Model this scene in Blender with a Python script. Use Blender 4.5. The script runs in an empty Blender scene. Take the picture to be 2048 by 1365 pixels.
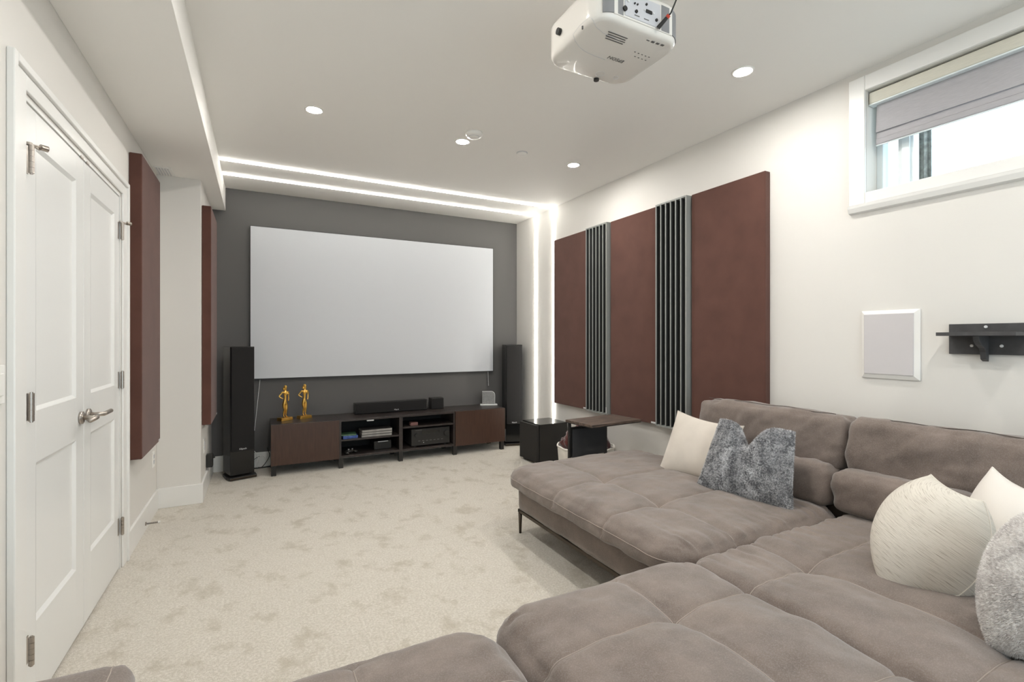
import bpy, bmesh, math, random
import numpy as np
from mathutils import Vector, Matrix, Euler

random.seed(7)
rng = np.random.default_rng(11)
SC = bpy.context.scene
COL = SC.collection

# ------------------------------------------------------------------ camera
F, V0, YAW, H = 970.0, 678.0, math.radians(27.6), 1.27
cam_d = bpy.data.cameras.new('camera')
cam_d.sensor_width = 36.0
cam_d.lens = F / 2048 * 36.0
cam_d.shift_y = -(682.5 - V0) / 2048
cam_d.clip_start = 0.02
cam = bpy.data.objects.new('camera', cam_d)
COL.objects.link(cam)
cam.location = (0, 0, H)
cam.rotation_euler = (math.pi / 2, 0, -YAW)
SC.camera = cam

# ------------------------------------------------------------------ world, exposure
SC.view_settings.view_transform = 'Standard'
SC.view_settings.look = 'None'
SC.view_settings.gamma = 1.0
SC.view_settings.use_curve_mapping = False
SC.view_settings.exposure = 0.10
SC.cycles.use_denoising = True
SC.cycles.max_bounces = 10
SC.cycles.diffuse_bounces = 7
SC.cycles.sample_clamp_indirect = 6.0
SC.cycles.caustics_reflective = False
SC.cycles.caustics_refractive = False
world = bpy.data.worlds.new('sky')
SC.world = world
world.use_nodes = True
wb = world.node_tree.nodes['Background']
wb.inputs[0].default_value = (0.80, 0.90, 1.0, 1)
wb.inputs[1].default_value = 3.4
DOWNLIGHT = 480.0      # radiance of each ceiling downlight lens
LEDSTRIP = 32.0        # radiance of the LED strips

# ------------------------------------------------------------------ pixel helpers (2048 x 1365 frame)
S_, C_ = math.sin(YAW), math.cos(YAW)
def ray(u, v):
    t = (u - 1024) / F
    return (S_ + t * C_, C_ - t * S_, (V0 - v) / F)
def onx(u, v, x):
    d = ray(u, v); k = x / d[0]; return Vector((x, d[1] * k, H + d[2] * k))
def ony(u, v, y):
    d = ray(u, v); k = y / d[1]; return Vector((d[0] * k, y, H + d[2] * k))
def onz(u, v, z):
    d = ray(u, v); k = (z - H) / d[2]; return Vector((d[0] * k, d[1] * k, z))

# ------------------------------------------------------------------ room numbers
XL, XR, YF, YB, ZC = -0.675, 2.89, 5.40, -1.60, 2.72
XC, YC = -0.395, 4.44          # column side plane and front plane
XBK, ZBK = -0.28, 2.50         # bulkhead edge and underside

# ------------------------------------------------------------------ materials
def srgb(r, g, b):
    f = lambda c: c / 12.92 if c <= 0.04045 else ((c + 0.055) / 1.055) ** 2.4
    return (f(r / 255), f(g / 255), f(b / 255))
def mat(name, col, rough=0.5, metal=0.0, var=0.0, vscale=8.0, bump=0.0, bscale=200.0, sheen=0.0,
        stretch=None, spec=0.5, coat=0.0, detail=3.0, col2=None, bdist=0.002):
    m = bpy.data.materials.new(name); m.use_nodes = True
    nt = m.node_tree; b = nt.nodes['Principled BSDF']
    b.inputs['Base Color'].default_value = (*col, 1)
    b.inputs['Roughness'].default_value = rough
    b.inputs['Metallic'].default_value = metal
    b.inputs['Specular IOR Level'].default_value = spec
    b.inputs['Coat Weight'].default_value = coat
    if sheen:
        b.inputs['Sheen Weight'].default_value = sheen
        b.inputs['Sheen Roughness'].default_value = 0.5
    if var or bump:
        tc = nt.nodes.new('ShaderNodeTexCoord'); mp = nt.nodes.new('ShaderNodeMapping')
        nt.links.new(tc.outputs['Object'], mp.inputs['Vector'])
        if stretch: mp.inputs['Scale'].default_value = stretch
    if var or col2:
        n = nt.nodes.new('ShaderNodeTexNoise'); n.inputs['Scale'].default_value = vscale
        n.inputs['Detail'].default_value = detail
        nt.links.new(mp.outputs[0], n.inputs['Vector'])
        r = nt.nodes.new('ShaderNodeValToRGB')
        r.color_ramp.elements[0].position = 0.32; r.color_ramp.elements[1].position = 0.68
        if col2:
            r.color_ramp.elements[0].color = (*col2, 1); r.color_ramp.elements[1].color = (*col, 1)
        else:
            r.color_ramp.elements[0].color = (*[c * (1 - var) for c in col], 1)
            r.color_ramp.elements[1].color = (*[min(1, c * (1 + var)) for c in col], 1)
        nt.links.new(n.outputs['Fac'], r.inputs[0]); nt.links.new(r.outputs[0], b.inputs['Base Color'])
    if bump:
        n2 = nt.nodes.new('ShaderNodeTexNoise'); n2.inputs['Scale'].default_value = bscale
        n2.inputs['Detail'].default_value = 2
        nt.links.new(mp.outputs[0], n2.inputs['Vector'])
        bp = nt.nodes.new('ShaderNodeBump'); bp.inputs['Strength'].default_value = bump
        bp.inputs['Distance'].default_value = bdist
        nt.links.new(n2.outputs['Fac'], bp.inputs['Height']); nt.links.new(bp.outputs[0], b.inputs['Normal'])
    return m
def emat(name, col, strength):
    m = bpy.data.materials.new(name); m.use_nodes = True
    nt = m.node_tree; nt.nodes.clear()
    e = nt.nodes.new('ShaderNodeEmission'); o = nt.nodes.new('ShaderNodeOutputMaterial')
    e.inputs[0].default_value = (*col, 1); e.inputs[1].default_value = strength
    nt.links.new(e.outputs[0], o.inputs[0]); return m
def mixnode(nt, a, b, fac):
    mx = nt.nodes.new('ShaderNodeMix'); mx.data_type = 'RGBA'
    for sock, val in ((mx.inputs[0], fac), (mx.inputs[6], a), (mx.inputs[7], b)):
        if hasattr(val, 'is_linked'): nt.links.new(val, sock)
        else: sock.default_value = val
    return mx.outputs[2]

M = {}
M['wall'] = mat('wall_paint', srgb(221, 218, 213), 0.65, bump=0.06, bscale=350, spec=0.3)
M['ceiling'] = mat('ceiling_paint', srgb(243, 241, 237), 0.75, bump=0.05, bscale=300, spec=0.2)
M['trim'] = mat('trim_paint', srgb(231, 230, 227), 0.35)
M['door'] = mat('door_paint', srgb(230, 230, 228), 0.3)
M['darkwall'] = mat('charcoal_wall_paint', srgb(92, 90, 89), 0.6, bump=0.06, bscale=350, spec=0.3)
M['dark'] = mat('dark_void', (0.01, 0.01, 0.01), 0.8)
M['black_gloss'] = mat('black_gloss', (0.008, 0.008, 0.008), 0.12)
M['black_satin'] = mat('black_satin', (0.016, 0.015, 0.014), 0.4)
M['black_matte'] = mat('black_matte', (0.02, 0.019, 0.018), 0.7, bump=0.2, bscale=900)
M['black_cloth'] = mat('black_grille_cloth', (0.012, 0.011, 0.011), 0.8, bump=0.4, bscale=1400, spec=0.3)
M['sub_cloth'] = mat('charcoal_grille_cloth', (0.03, 0.028, 0.026), 0.85, bump=0.4, bscale=1400, spec=0.3)
M['pocket_cloth'] = mat('dark_grey_pocket_cloth', (0.04, 0.04, 0.043), 0.85, bump=0.4, bscale=900)
M['shelf_paint'] = mat('worn_dark_grey_paint', srgb(66, 65, 66), 0.6, var=0.15, vscale=30)
M['screen'] = mat('projection_screen', srgb(196, 198, 202), 0.55, spec=0.3)
M['nickel'] = mat('brushed_nickel', srgb(178, 170, 162), 0.32, metal=1.0, bump=0.05, bscale=500)
M['bronze'] = mat('dark_bronze_metal', srgb(84, 76, 68), 0.38, metal=1.0)
M['gold'] = mat('gold_metal', srgb(236, 190, 100), 0.34, metal=1.0)
M['maroon'] = mat('maroon_acoustic_fabric', srgb(91, 62, 54), 0.9, var=0.10, vscale=6, bump=0.35, bscale=900, spec=0.15, sheen=0.15)
M['slat'] = mat('grey_painted_slat', srgb(140, 142, 139), 0.5)
M['slatback'] = mat('slat_backing', srgb(46, 47, 46), 0.8)
M['brownwood'] = mat('dark_brown_wood', srgb(64, 43, 33), 0.38, var=0.16, vscale=5, stretch=(14, 14, 1.3), detail=5)
M['blackbrown'] = mat('black_brown_wood', srgb(50, 44, 42), 0.32, var=0.16, vscale=5, stretch=(1.2, 14, 14), detail=5)
M['rustic'] = mat('rustic_wood', srgb(112, 94, 82), 0.6, vscale=4.5, stretch=(2.2, 26, 20), detail=7, var=0.1, col2=srgb(52, 44, 40))
M['white_plastic'] = mat('white_plastic', srgb(236, 234, 230), 0.32)
M['projector'] = mat('projector_white', srgb(226, 222, 216), 0.25, coat=0.3)
M['grey_plastic'] = mat('grey_plastic', srgb(132, 132, 134), 0.5, bump=0.3, bscale=700)
M['portgrey'] = mat('pale_grey_plastic', srgb(196, 196, 200), 0.45)
M['grille'] = mat('white_grille', srgb(206, 202, 203), 0.7, bump=0.5, bscale=1500)
M['blind'] = mat('blind_fabric', srgb(170, 168, 171), 0.85, var=0.07, vscale=9, stretch=(1, 3, 60), bump=0.3, bscale=500)
M['blindcase'] = mat('blind_cassette', srgb(206, 203, 190), 0.7, var=0.05, vscale=9, stretch=(1, 3, 60))
M['vinyl'] = mat('window_vinyl', srgb(226, 234, 236), 0.3)
M['galv'] = mat('galvanised_steel', srgb(150, 150, 146), 0.5, metal=0.6, var=0.35, vscale=40)
M['gravel'] = mat('gravel', srgb(190, 186, 178), 0.9, var=0.3, vscale=50)
M['cream'] = mat('cream_pillow_fabric', srgb(204, 196, 186), 0.9, var=0.05, vscale=8, bump=0.35, bscale=700, sheen=0.2, spec=0.2)
M['whitepil'] = mat('white_pillow_fabric', srgb(216, 210, 203), 0.9, bump=0.2, bscale=700, sheen=0.2, spec=0.2)
M['ivory'] = mat('basket_ivory', srgb(228, 224, 216), 0.8, bump=0.5, bscale=300)
M['throw'] = mat('maroon_throw', srgb(74, 34, 31), 0.95, var=0.4, vscale=30, bump=0.8, bscale=220, sheen=0.5, spec=0.1)
M['felt'] = mat('grey_felt', srgb(128, 128, 128), 0.9, var=0.3, vscale=140)
M['acrylic'] = mat('white_acrylic', srgb(220, 220, 220), 0.2)
M['blue'] = mat('blue_case', srgb(66, 92, 160), 0.3, var=0.4, vscale=30)
M['green'] = mat('green_case', srgb(70, 100, 74), 0.35, var=0.3, vscale=30)
M['magazine'] = mat('grey_magazine', srgb(150, 147, 143), 0.5, var=0.15, vscale=20)
M['magazine2'] = mat('charcoal_case', srgb(58, 56, 54), 0.45)
M['pink'] = mat('dusty_pink_card', srgb(122, 86, 80), 0.6)
M['red'] = mat('red_plastic', srgb(190, 60, 40), 0.4)
M['print'] = mat('grey_print', srgb(96, 94, 92), 0.6)
M['printw'] = mat('silver_print', srgb(222, 222, 222), 0.35)
M['lens'] = emat('downlight_glow', (1.0, 0.97, 0.92), DOWNLIGHT)
M['led'] = emat('led_glow', (1.0, 0.975, 0.90), LEDSTRIP)
M['thread'] = mat('stitch_thread', srgb(158, 147, 138), 0.7)
M['cord'] = mat('dark_piping', srgb(84, 74, 68), 0.8)

def fabric_sofa():
    m = mat('taupe_suede', srgb(132, 119, 110), 0.92, spec=0.15, sheen=0.35)
    nt = m.node_tree; b = nt.nodes['Principled BSDF']
    tc = nt.nodes.new('ShaderNodeTexCoord')
    def noise(s, d, rgh=0.5):
        n = nt.nodes.new('ShaderNodeTexNoise'); n.inputs['Scale'].default_value = s
        n.inputs['Detail'].default_value = d; n.inputs['Roughness'].default_value = rgh
        nt.links.new(tc.outputs['Object'], n.inputs['Vector']); return n
    n1, n2, n3 = noise(6, 6, 0.65), noise(300, 3), noise(26, 4)
    r = nt.nodes.new('ShaderNodeValToRGB')
    r.color_ramp.elements[0].position = 0.3; r.color_ramp.elements[1].position = 0.72
    r.color_ramp.elements[0].color = (*srgb(98, 87, 80), 1); r.color_ramp.elements[1].color = (*srgb(128, 115, 107), 1)
    nt.links.new(n1.outputs['Fac'], r.inputs[0])
    c2 = mixnode(nt, r.outputs[0], (*srgb(150, 141, 137), 1), 0.0)
    r2 = nt.nodes.new('ShaderNodeMapRange'); r2.inputs[1].default_value = 0.45; r2.inputs[2].default_value = 0.8
    r2.inputs[4].default_value = 0.5
    nt.links.new(n2.outputs['Fac'], r2.inputs[0])
    nt.links.new(r2.outputs[0], c2.node.inputs[0]); nt.links.new(c2, b.inputs['Base Color'])
    bp = nt.nodes.new('ShaderNodeBump'); bp.inputs['Strength'].default_value = 0.25; bp.inputs['Distance'].default_value = 0.001
    nt.links.new(n2.outputs['Fac'], bp.inputs['Height'])
    bp2 = nt.nodes.new('ShaderNodeBump'); bp2.inputs['Strength'].default_value = 0.25; bp2.inputs['Distance'].default_value = 0.006
    nt.links.new(n3.outputs['Fac'], bp2.inputs['Height']); nt.links.new(bp.outputs[0], bp2.inputs['Normal'])
    nt.links.new(bp2.outputs[0], b.inputs['Normal'])
    return m
M['sofa'] = fabric_sofa()

def carpet_mat():
    m = mat('cream_carpet', srgb(214, 206, 192), 0.95, spec=0.1, sheen=0.25)
    nt = m.node_tree; b = nt.nodes['Principled BSDF']
    tc = nt.nodes.new('ShaderNodeTexCoord')
    mp = nt.nodes.new('ShaderNodeMapping'); mp.inputs['Scale'].default_value = (1.25, 1.0, 1)
    mp.inputs['Rotation'].default_value = (0, 0, 0.5)
    nt.links.new(tc.outputs['Object'], mp.inputs['Vector'])
    def noise(s, d, rgh=0.5, vec=None):
        n = nt.nodes.new('ShaderNodeTexNoise'); n.inputs['Scale'].default_value = s
        n.inputs['Detail'].default_value = d; n.inputs['Roughness'].default_value = rgh
        nt.links.new(vec or tc.outputs['Object'], n.inputs['Vector']); return n
    big = noise(5.2, 4, 0.66, mp.outputs[0]); mid = noise(17, 3, 0.6); fine = noise(230, 2); spk = noise(95, 3, 0.7)
    r = nt.nodes.new('ShaderNodeValToRGB')
    e = r.color_ramp.elements
    e[0].position = 0.33; e[0].color = (*srgb(190, 182, 167), 1)
    e[1].position = 0.47; e[1].color = (*srgb(222, 216, 206), 1)
    nt.links.new(big.outputs['Fac'], r.inputs[0])
    rr = nt.nodes.new('ShaderNodeMapRange'); rr.inputs[1].default_value = 0.3; rr.inputs[2].default_value = 0.7
    rr.inputs[3].default_value = 0.0; rr.inputs[4].default_value = 0.30
    nt.links.new(mid.outputs['Fac'], rr.inputs[0])
    c = mixnode(nt, r.outputs[0], (*srgb(202, 194, 180), 1), rr.outputs[0])
    r3 = nt.nodes.new('ShaderNodeMapRange'); r3.inputs[1].default_value = 0.42; r3.inputs[2].default_value = 0.62
    r3.inputs[3].default_value = 0.5; r3.inputs[4].default_value = 0.0
    nt.links.new(spk.outputs['Fac'], r3.inputs[0])
    c = mixnode(nt, c, (*srgb(176, 167, 152), 1), r3.outputs[0])
    nt.links.new(c, b.inputs['Base Color'])
    bp = nt.nodes.new('ShaderNodeBump'); bp.inputs['Strength'].default_value = 0.9; bp.inputs['Distance'].default_value = 0.006
    nt.links.new(fine.outputs['Fac'], bp.inputs['Height'])
    bp2 = nt.nodes.new('ShaderNodeBump'); bp2.inputs['Strength'].default_value = 0.5; bp2.inputs['Distance'].default_value = 0.02
    nt.links.new(big.outputs['Fac'], bp2.inputs['Height']); nt.links.new(bp.outputs[0], bp2.inputs['Normal'])
    nt.links.new(bp2.outputs[0], b.inputs['Normal'])
    return m
M['carpet'] = carpet_mat()

def fur_mat(name, dark, light, sc=34):
    m = mat(name, light, 0.9, sheen=0.3, spec=0.15)
    nt = m.node_tree; b = nt.nodes['Principled BSDF']; tc = nt.nodes.new('ShaderNodeTexCoord')
    fac = None
    for scl, det, w_ in ((sc, 4, 0.45), (120, 2, 0.55)):
        n = nt.nodes.new('ShaderNodeTexNoise'); n.inputs['Scale'].default_value = scl; n.inputs['Detail'].default_value = det
        nt.links.new(tc.outputs['Object'], n.inputs['Vector'])
        mu = nt.nodes.new('ShaderNodeMath'); mu.operation = 'MULTIPLY_ADD'; mu.inputs[1].default_value = w_; mu.inputs[2].default_value = 0.0
        nt.links.new(n.outputs['Fac'], mu.inputs[0])
        if fac is not None: nt.links.new(fac, mu.inputs[2])
        fac = mu.outputs[0]
    r = nt.nodes.new('ShaderNodeValToRGB'); e = r.color_ramp.elements
    e[0].position = 0.40; e[0].color = (*dark, 1); e[1].position = 0.58; e[1].color = (*light, 1)
    nt.links.new(fac, r.inputs[0]); nt.links.new(r.outputs[0], b.inputs['Base Color'])
    return m
M['fur'] = fur_mat('grey_faux_fur', srgb(104, 104, 108), srgb(222, 222, 224), 22)
M['furbase'] = mat('grey_fur_ground', srgb(140, 140, 144), 0.95, var=0.2, vscale=60)
M['furbase2'] = mat('pale_fur_ground', srgb(226, 222, 220), 0.95, var=0.1, vscale=40)
M['fur2'] = fur_mat('pale_grey_faux_fur', srgb(206, 201, 199), srgb(248, 246, 244), 12)
def woven_mat():
    m = mat('woven_cream', srgb(224, 217, 205), 0.9, spec=0.2)
    nt = m.node_tree; b = nt.nodes['Principled BSDF']
    uv = nt.nodes.new('ShaderNodeTexCoord'); mp = nt.nodes.new('ShaderNodeMapping')
    mp.inputs['Scale'].default_value = (7, 170, 1)
    mr_ = nt.nodes.new('ShaderNodeMapping'); mr_.inputs['Rotation'].default_value = (0, 0, math.radians(-24))
    nt.links.new(uv.outputs['UV'], mr_.inputs['Vector']); nt.links.new(mr_.outputs[0], mp.inputs['Vector'])
    n = nt.nodes.new('ShaderNodeTexNoise'); n.inputs['Scale'].default_value = 1.0; n.inputs['Detail'].default_value = 3
    nt.links.new(mp.outputs[0], n.inputs['Vector'])
    r = nt.nodes.new('ShaderNodeValToRGB'); e = r.color_ramp.elements
    e[0].position = 0.30; e[0].color = (*srgb(160, 151, 139), 1); e[1].position = 0.46; e[1].color = (*srgb(208, 202, 192), 1)
    nt.links.new(n.outputs['Fac'], r.inputs[0]); nt.links.new(r.outputs[0], b.inputs['Base Color'])
    bp = nt.nodes.new('ShaderNodeBump'); bp.inputs['Strength'].default_value = 0.6; bp.inputs['Distance'].default_value = 0.003
    nt.links.new(n.outputs['Fac'], bp.inputs['Height']); nt.links.new(bp.outputs[0], b.inputs['Normal'])
    return m
M['woven'] = woven_mat()
def glass_mat():
    m = bpy.data.materials.new('window_glass'); m.use_nodes = True
    nt = m.node_tree; nt.nodes.clear()
    o = nt.nodes.new('ShaderNodeOutputMaterial'); t = nt.nodes.new('ShaderNodeBsdfTransparent')
    g = nt.nodes.new('ShaderNodeBsdfGlossy'); mx = nt.nodes.new('ShaderNodeMixShader')
    t.inputs[0].default_value = (0.94, 0.98, 0.98, 1); g.inputs['Roughness'].default_value = 0.02
    mx.inputs[0].default_value = 0.06
    nt.links.new(t.outputs[0], mx.inputs[1]); nt.links.new(g.outputs[0], mx.inputs[2]); nt.links.new(mx.outputs[0], o.inputs[0])
    return m
M['glass'] = glass_mat()

# ------------------------------------------------------------------ object helpers
def tag(o, label=None, cat=None, group=None, kind=None):
    if label: o['label'] = label
    if cat: o['category'] = cat
    if group: o['group'] = group
    if kind: o['kind'] = kind
    return o
def thing(name, loc, label, cat, rz=0.0, group=None, kind=None):
    o = bpy.data.objects.new(name, None); COL.objects.link(o)
    o.location = loc; o.rotation_euler = (0, 0, rz); o.empty_display_size = 0.05
    return tag(o, label, cat, group, kind)
def link(name, me, material, parent=None, smooth=False, bevel=0.0, seg=2):
    o = bpy.data.objects.new(name, me); COL.objects.link(o)
    if material is not None and not me.materials: me.materials.append(M[material] if isinstance(material, str) else material)
    if smooth:
        me.polygons.foreach_set('use_smooth', [True] * len(me.polygons))
    if parent is not None: o.parent = parent
    if bevel:
        b = o.modifiers.new('bevel', 'BEVEL'); b.width = bevel; b.segments = seg
        b.limit_method = 'ANGLE'; b.angle_limit = math.radians(40)
        b.harden_normals = False
    return o
class MB:
    """collects shapes, in the frame of the parent"""
    def __init__(s, off=(0, 0, 0)):
        s.bm = bmesh.new(); s.off = Vector(off)
    def box(s, a, b, rz=0.0, piv=None):
        a = Vector(a) - s.off; b = Vector(b) - s.off
        r = bmesh.ops.create_cube(s.bm, size=1)
        c = (a + b) / 2; d = b - a
        mtx = Matrix.Translation(c) @ Matrix.Diagonal((abs(d.x), abs(d.y), abs(d.z), 1))
        if rz:
            p = Vector(piv) - s.off if piv else c
            mtx = Matrix.Translation(p) @ Matrix.Rotation(rz, 4, 'Z') @ Matrix.Translation(-p) @ mtx
        bmesh.ops.transform(s.bm, matrix=mtx, verts=r['verts']); return s
    def cyl(s, p, q, r1, r2=None, seg=20):
        p = Vector(p) - s.off; q = Vector(q) - s.off; d = q - p
        r = bmesh.ops.create_cone(s.bm, cap_ends=True, segments=seg, radius1=r1, radius2=r1 if r2 is None else r2, depth=d.length)
        mtx = Matrix.Translation((p + q) / 2) @ d.to_track_quat('Z', 'Y').to_matrix().to_4x4()
        bmesh.ops.transform(s.bm, matrix=mtx, verts=r['verts']); return s
    def ball(s, c, r, seg=10, sc=(1, 1, 1)):
        c = Vector(c) - s.off
        k = bmesh.ops.create_uvsphere(s.bm, u_segments=seg, v_segments=max(5, seg // 2 + 1), radius=r)
        bmesh.ops.transform(s.bm, matrix=Matrix.Translation(c) @ Matrix.Diagonal((*sc, 1)), verts=k['verts']); return s
    def prism(s, pts, axis, a, b):
        """polygon pts (2d) extruded along axis 0/1/2 from a to b"""
        def mk(p, t):
            v = [0, 0, 0]; i = [k for k in range(3) if k != axis]
            v[i[0]], v[i[1]], v[axis] = p[0], p[1], t
            return s.bm.verts.new(Vector(v) - s.off)
        A = [mk(p, a) for p in pts]; B = [mk(p, b) for p in pts]; n = len(pts)
        s.bm.faces.new(A); s.bm.faces.new(B[::-1])
        for i in range(n): s.bm.faces.new((A[i], B[i], B[(i + 1) % n], A[(i + 1) % n]))
        return s
    def tube(s, pts, r, seg=8, closed=False):
        P = [Vector(p) - s.off for p in pts]; n = len(P); rings = []
        up = Vector((0.13, 0.21, 0.97))
        for i, p in enumerate(P):
            if closed: t = P[(i + 1) % n] - P[i - 1]
            else: t = P[min(i + 1, n - 1)] - P[max(i - 1, 0)]
            t.normalize(); a = t.cross(up)
            if a.length < 1e-3: a = t.cross(Vector((1, 0, 0)))
            a.normalize(); b = t.cross(a); rr = r[i] if hasattr(r, '__len__') else r
            rings.append([s.bm.verts.new(p + (a * math.cos(k * 2 * math.pi / seg) + b * math.sin(k * 2 * math.pi / seg)) * rr) for k in range(seg)])
        m = n if closed else n - 1
        for i in range(m):
            A, B = rings[i], rings[(i + 1) % n]
            for k in range(seg): s.bm.faces.new((A[k], A[(k + 1) % seg], B[(k + 1) % seg], B[k]))
        if not closed:
            s.bm.faces.new(rings[0][::-1]); s.bm.faces.new(rings[-1])
        return s
    def lathe(s, prof, c, seg=28):
        c = Vector(c) - s.off; rings = []
        for r, z in prof:
            if r < 1e-6: rings.append([s.bm.verts.new(c + Vector((0, 0, z)))])
            else: rings.append([s.bm.verts.new(c + Vector((r * math.cos(k * 2 * math.pi / seg), r * math.sin(k * 2 * math.pi / seg), z))) for k in range(seg)])
        for A, B in zip(rings, rings[1:]):
            for k in range(seg):
                j = (k + 1) % seg
                if len(A) == 1: s.bm.faces.new((A[0], B[j], B[k]))
                elif len(B) == 1: s.bm.faces.new((A[k], A[j], B[0]))
                else: s.bm.faces.new((A[k], A[j], B[j], B[k]))
        return s
    def quad(s, *pts):
        s.bm.faces.new([s.bm.verts.new(Vector(p) - s.off) for p in pts]); return s
    def build(s, name, material, parent=None, smooth=False, bevel=0.0, seg=2):
        bmesh.ops.recalc_face_normals(s.bm, faces=s.bm.faces[:])
        me = bpy.data.meshes.new(name); s.bm.to_mesh(me); s.bm.free()
        return link(name, me, material, parent, smooth, bevel, seg)
def struct(name, mb, material, bevel=0.0):
    return tag(mb.build(name, material, None, False, bevel), kind='structure')
def lettering(txt, size, material, parent, mtx, name='lettering', extrude=0.0004):
    cu = bpy.data.curves.new('tmp', 'FONT'); cu.body = txt; cu.size = size; cu.extrude = extrude
    cu.align_x = 'CENTER'; cu.align_y = 'CENTER'; cu.resolution_u = 3
    ob = bpy.data.objects.new('tmp', cu); COL.objects.link(ob)
    me = bpy.data.meshes.new_from_object(ob.evaluated_get(bpy.context.evaluated_depsgraph_get()))
    bpy.data.objects.remove(ob)
    me.transform(mtx)
    return link(name, me, material, parent)
# frames for lettering: text x/y axes -> world axes
def frame_mtx(loc, ax, ay):
    ax, ay = Vector(ax).normalized(), Vector(ay).normalized(); az = ax.cross(ay)
    m = Matrix((ax, ay, az)).transposed().to_4x4(); m.translation = Vector(loc); return m

# value noise on numpy arrays
_perm = rng.random((64, 64))
def vnoise(x, y):
    xi, yi = np.floor(x).astype(int), np.floor(y).astype(int); fx, fy = x - xi, y - yi
    fx, fy = fx * fx * (3 - 2 * fx), fy * fy * (3 - 2 * fy)
    g = lambda a, b: _perm[a % 64, b % 64]
    return (g(xi, yi) * (1 - fx) + g(xi + 1, yi) * fx) * (1 - fy) + (g(xi, yi + 1) * (1 - fx) + g(xi + 1, yi + 1) * fx) * fy - 0.5

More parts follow.
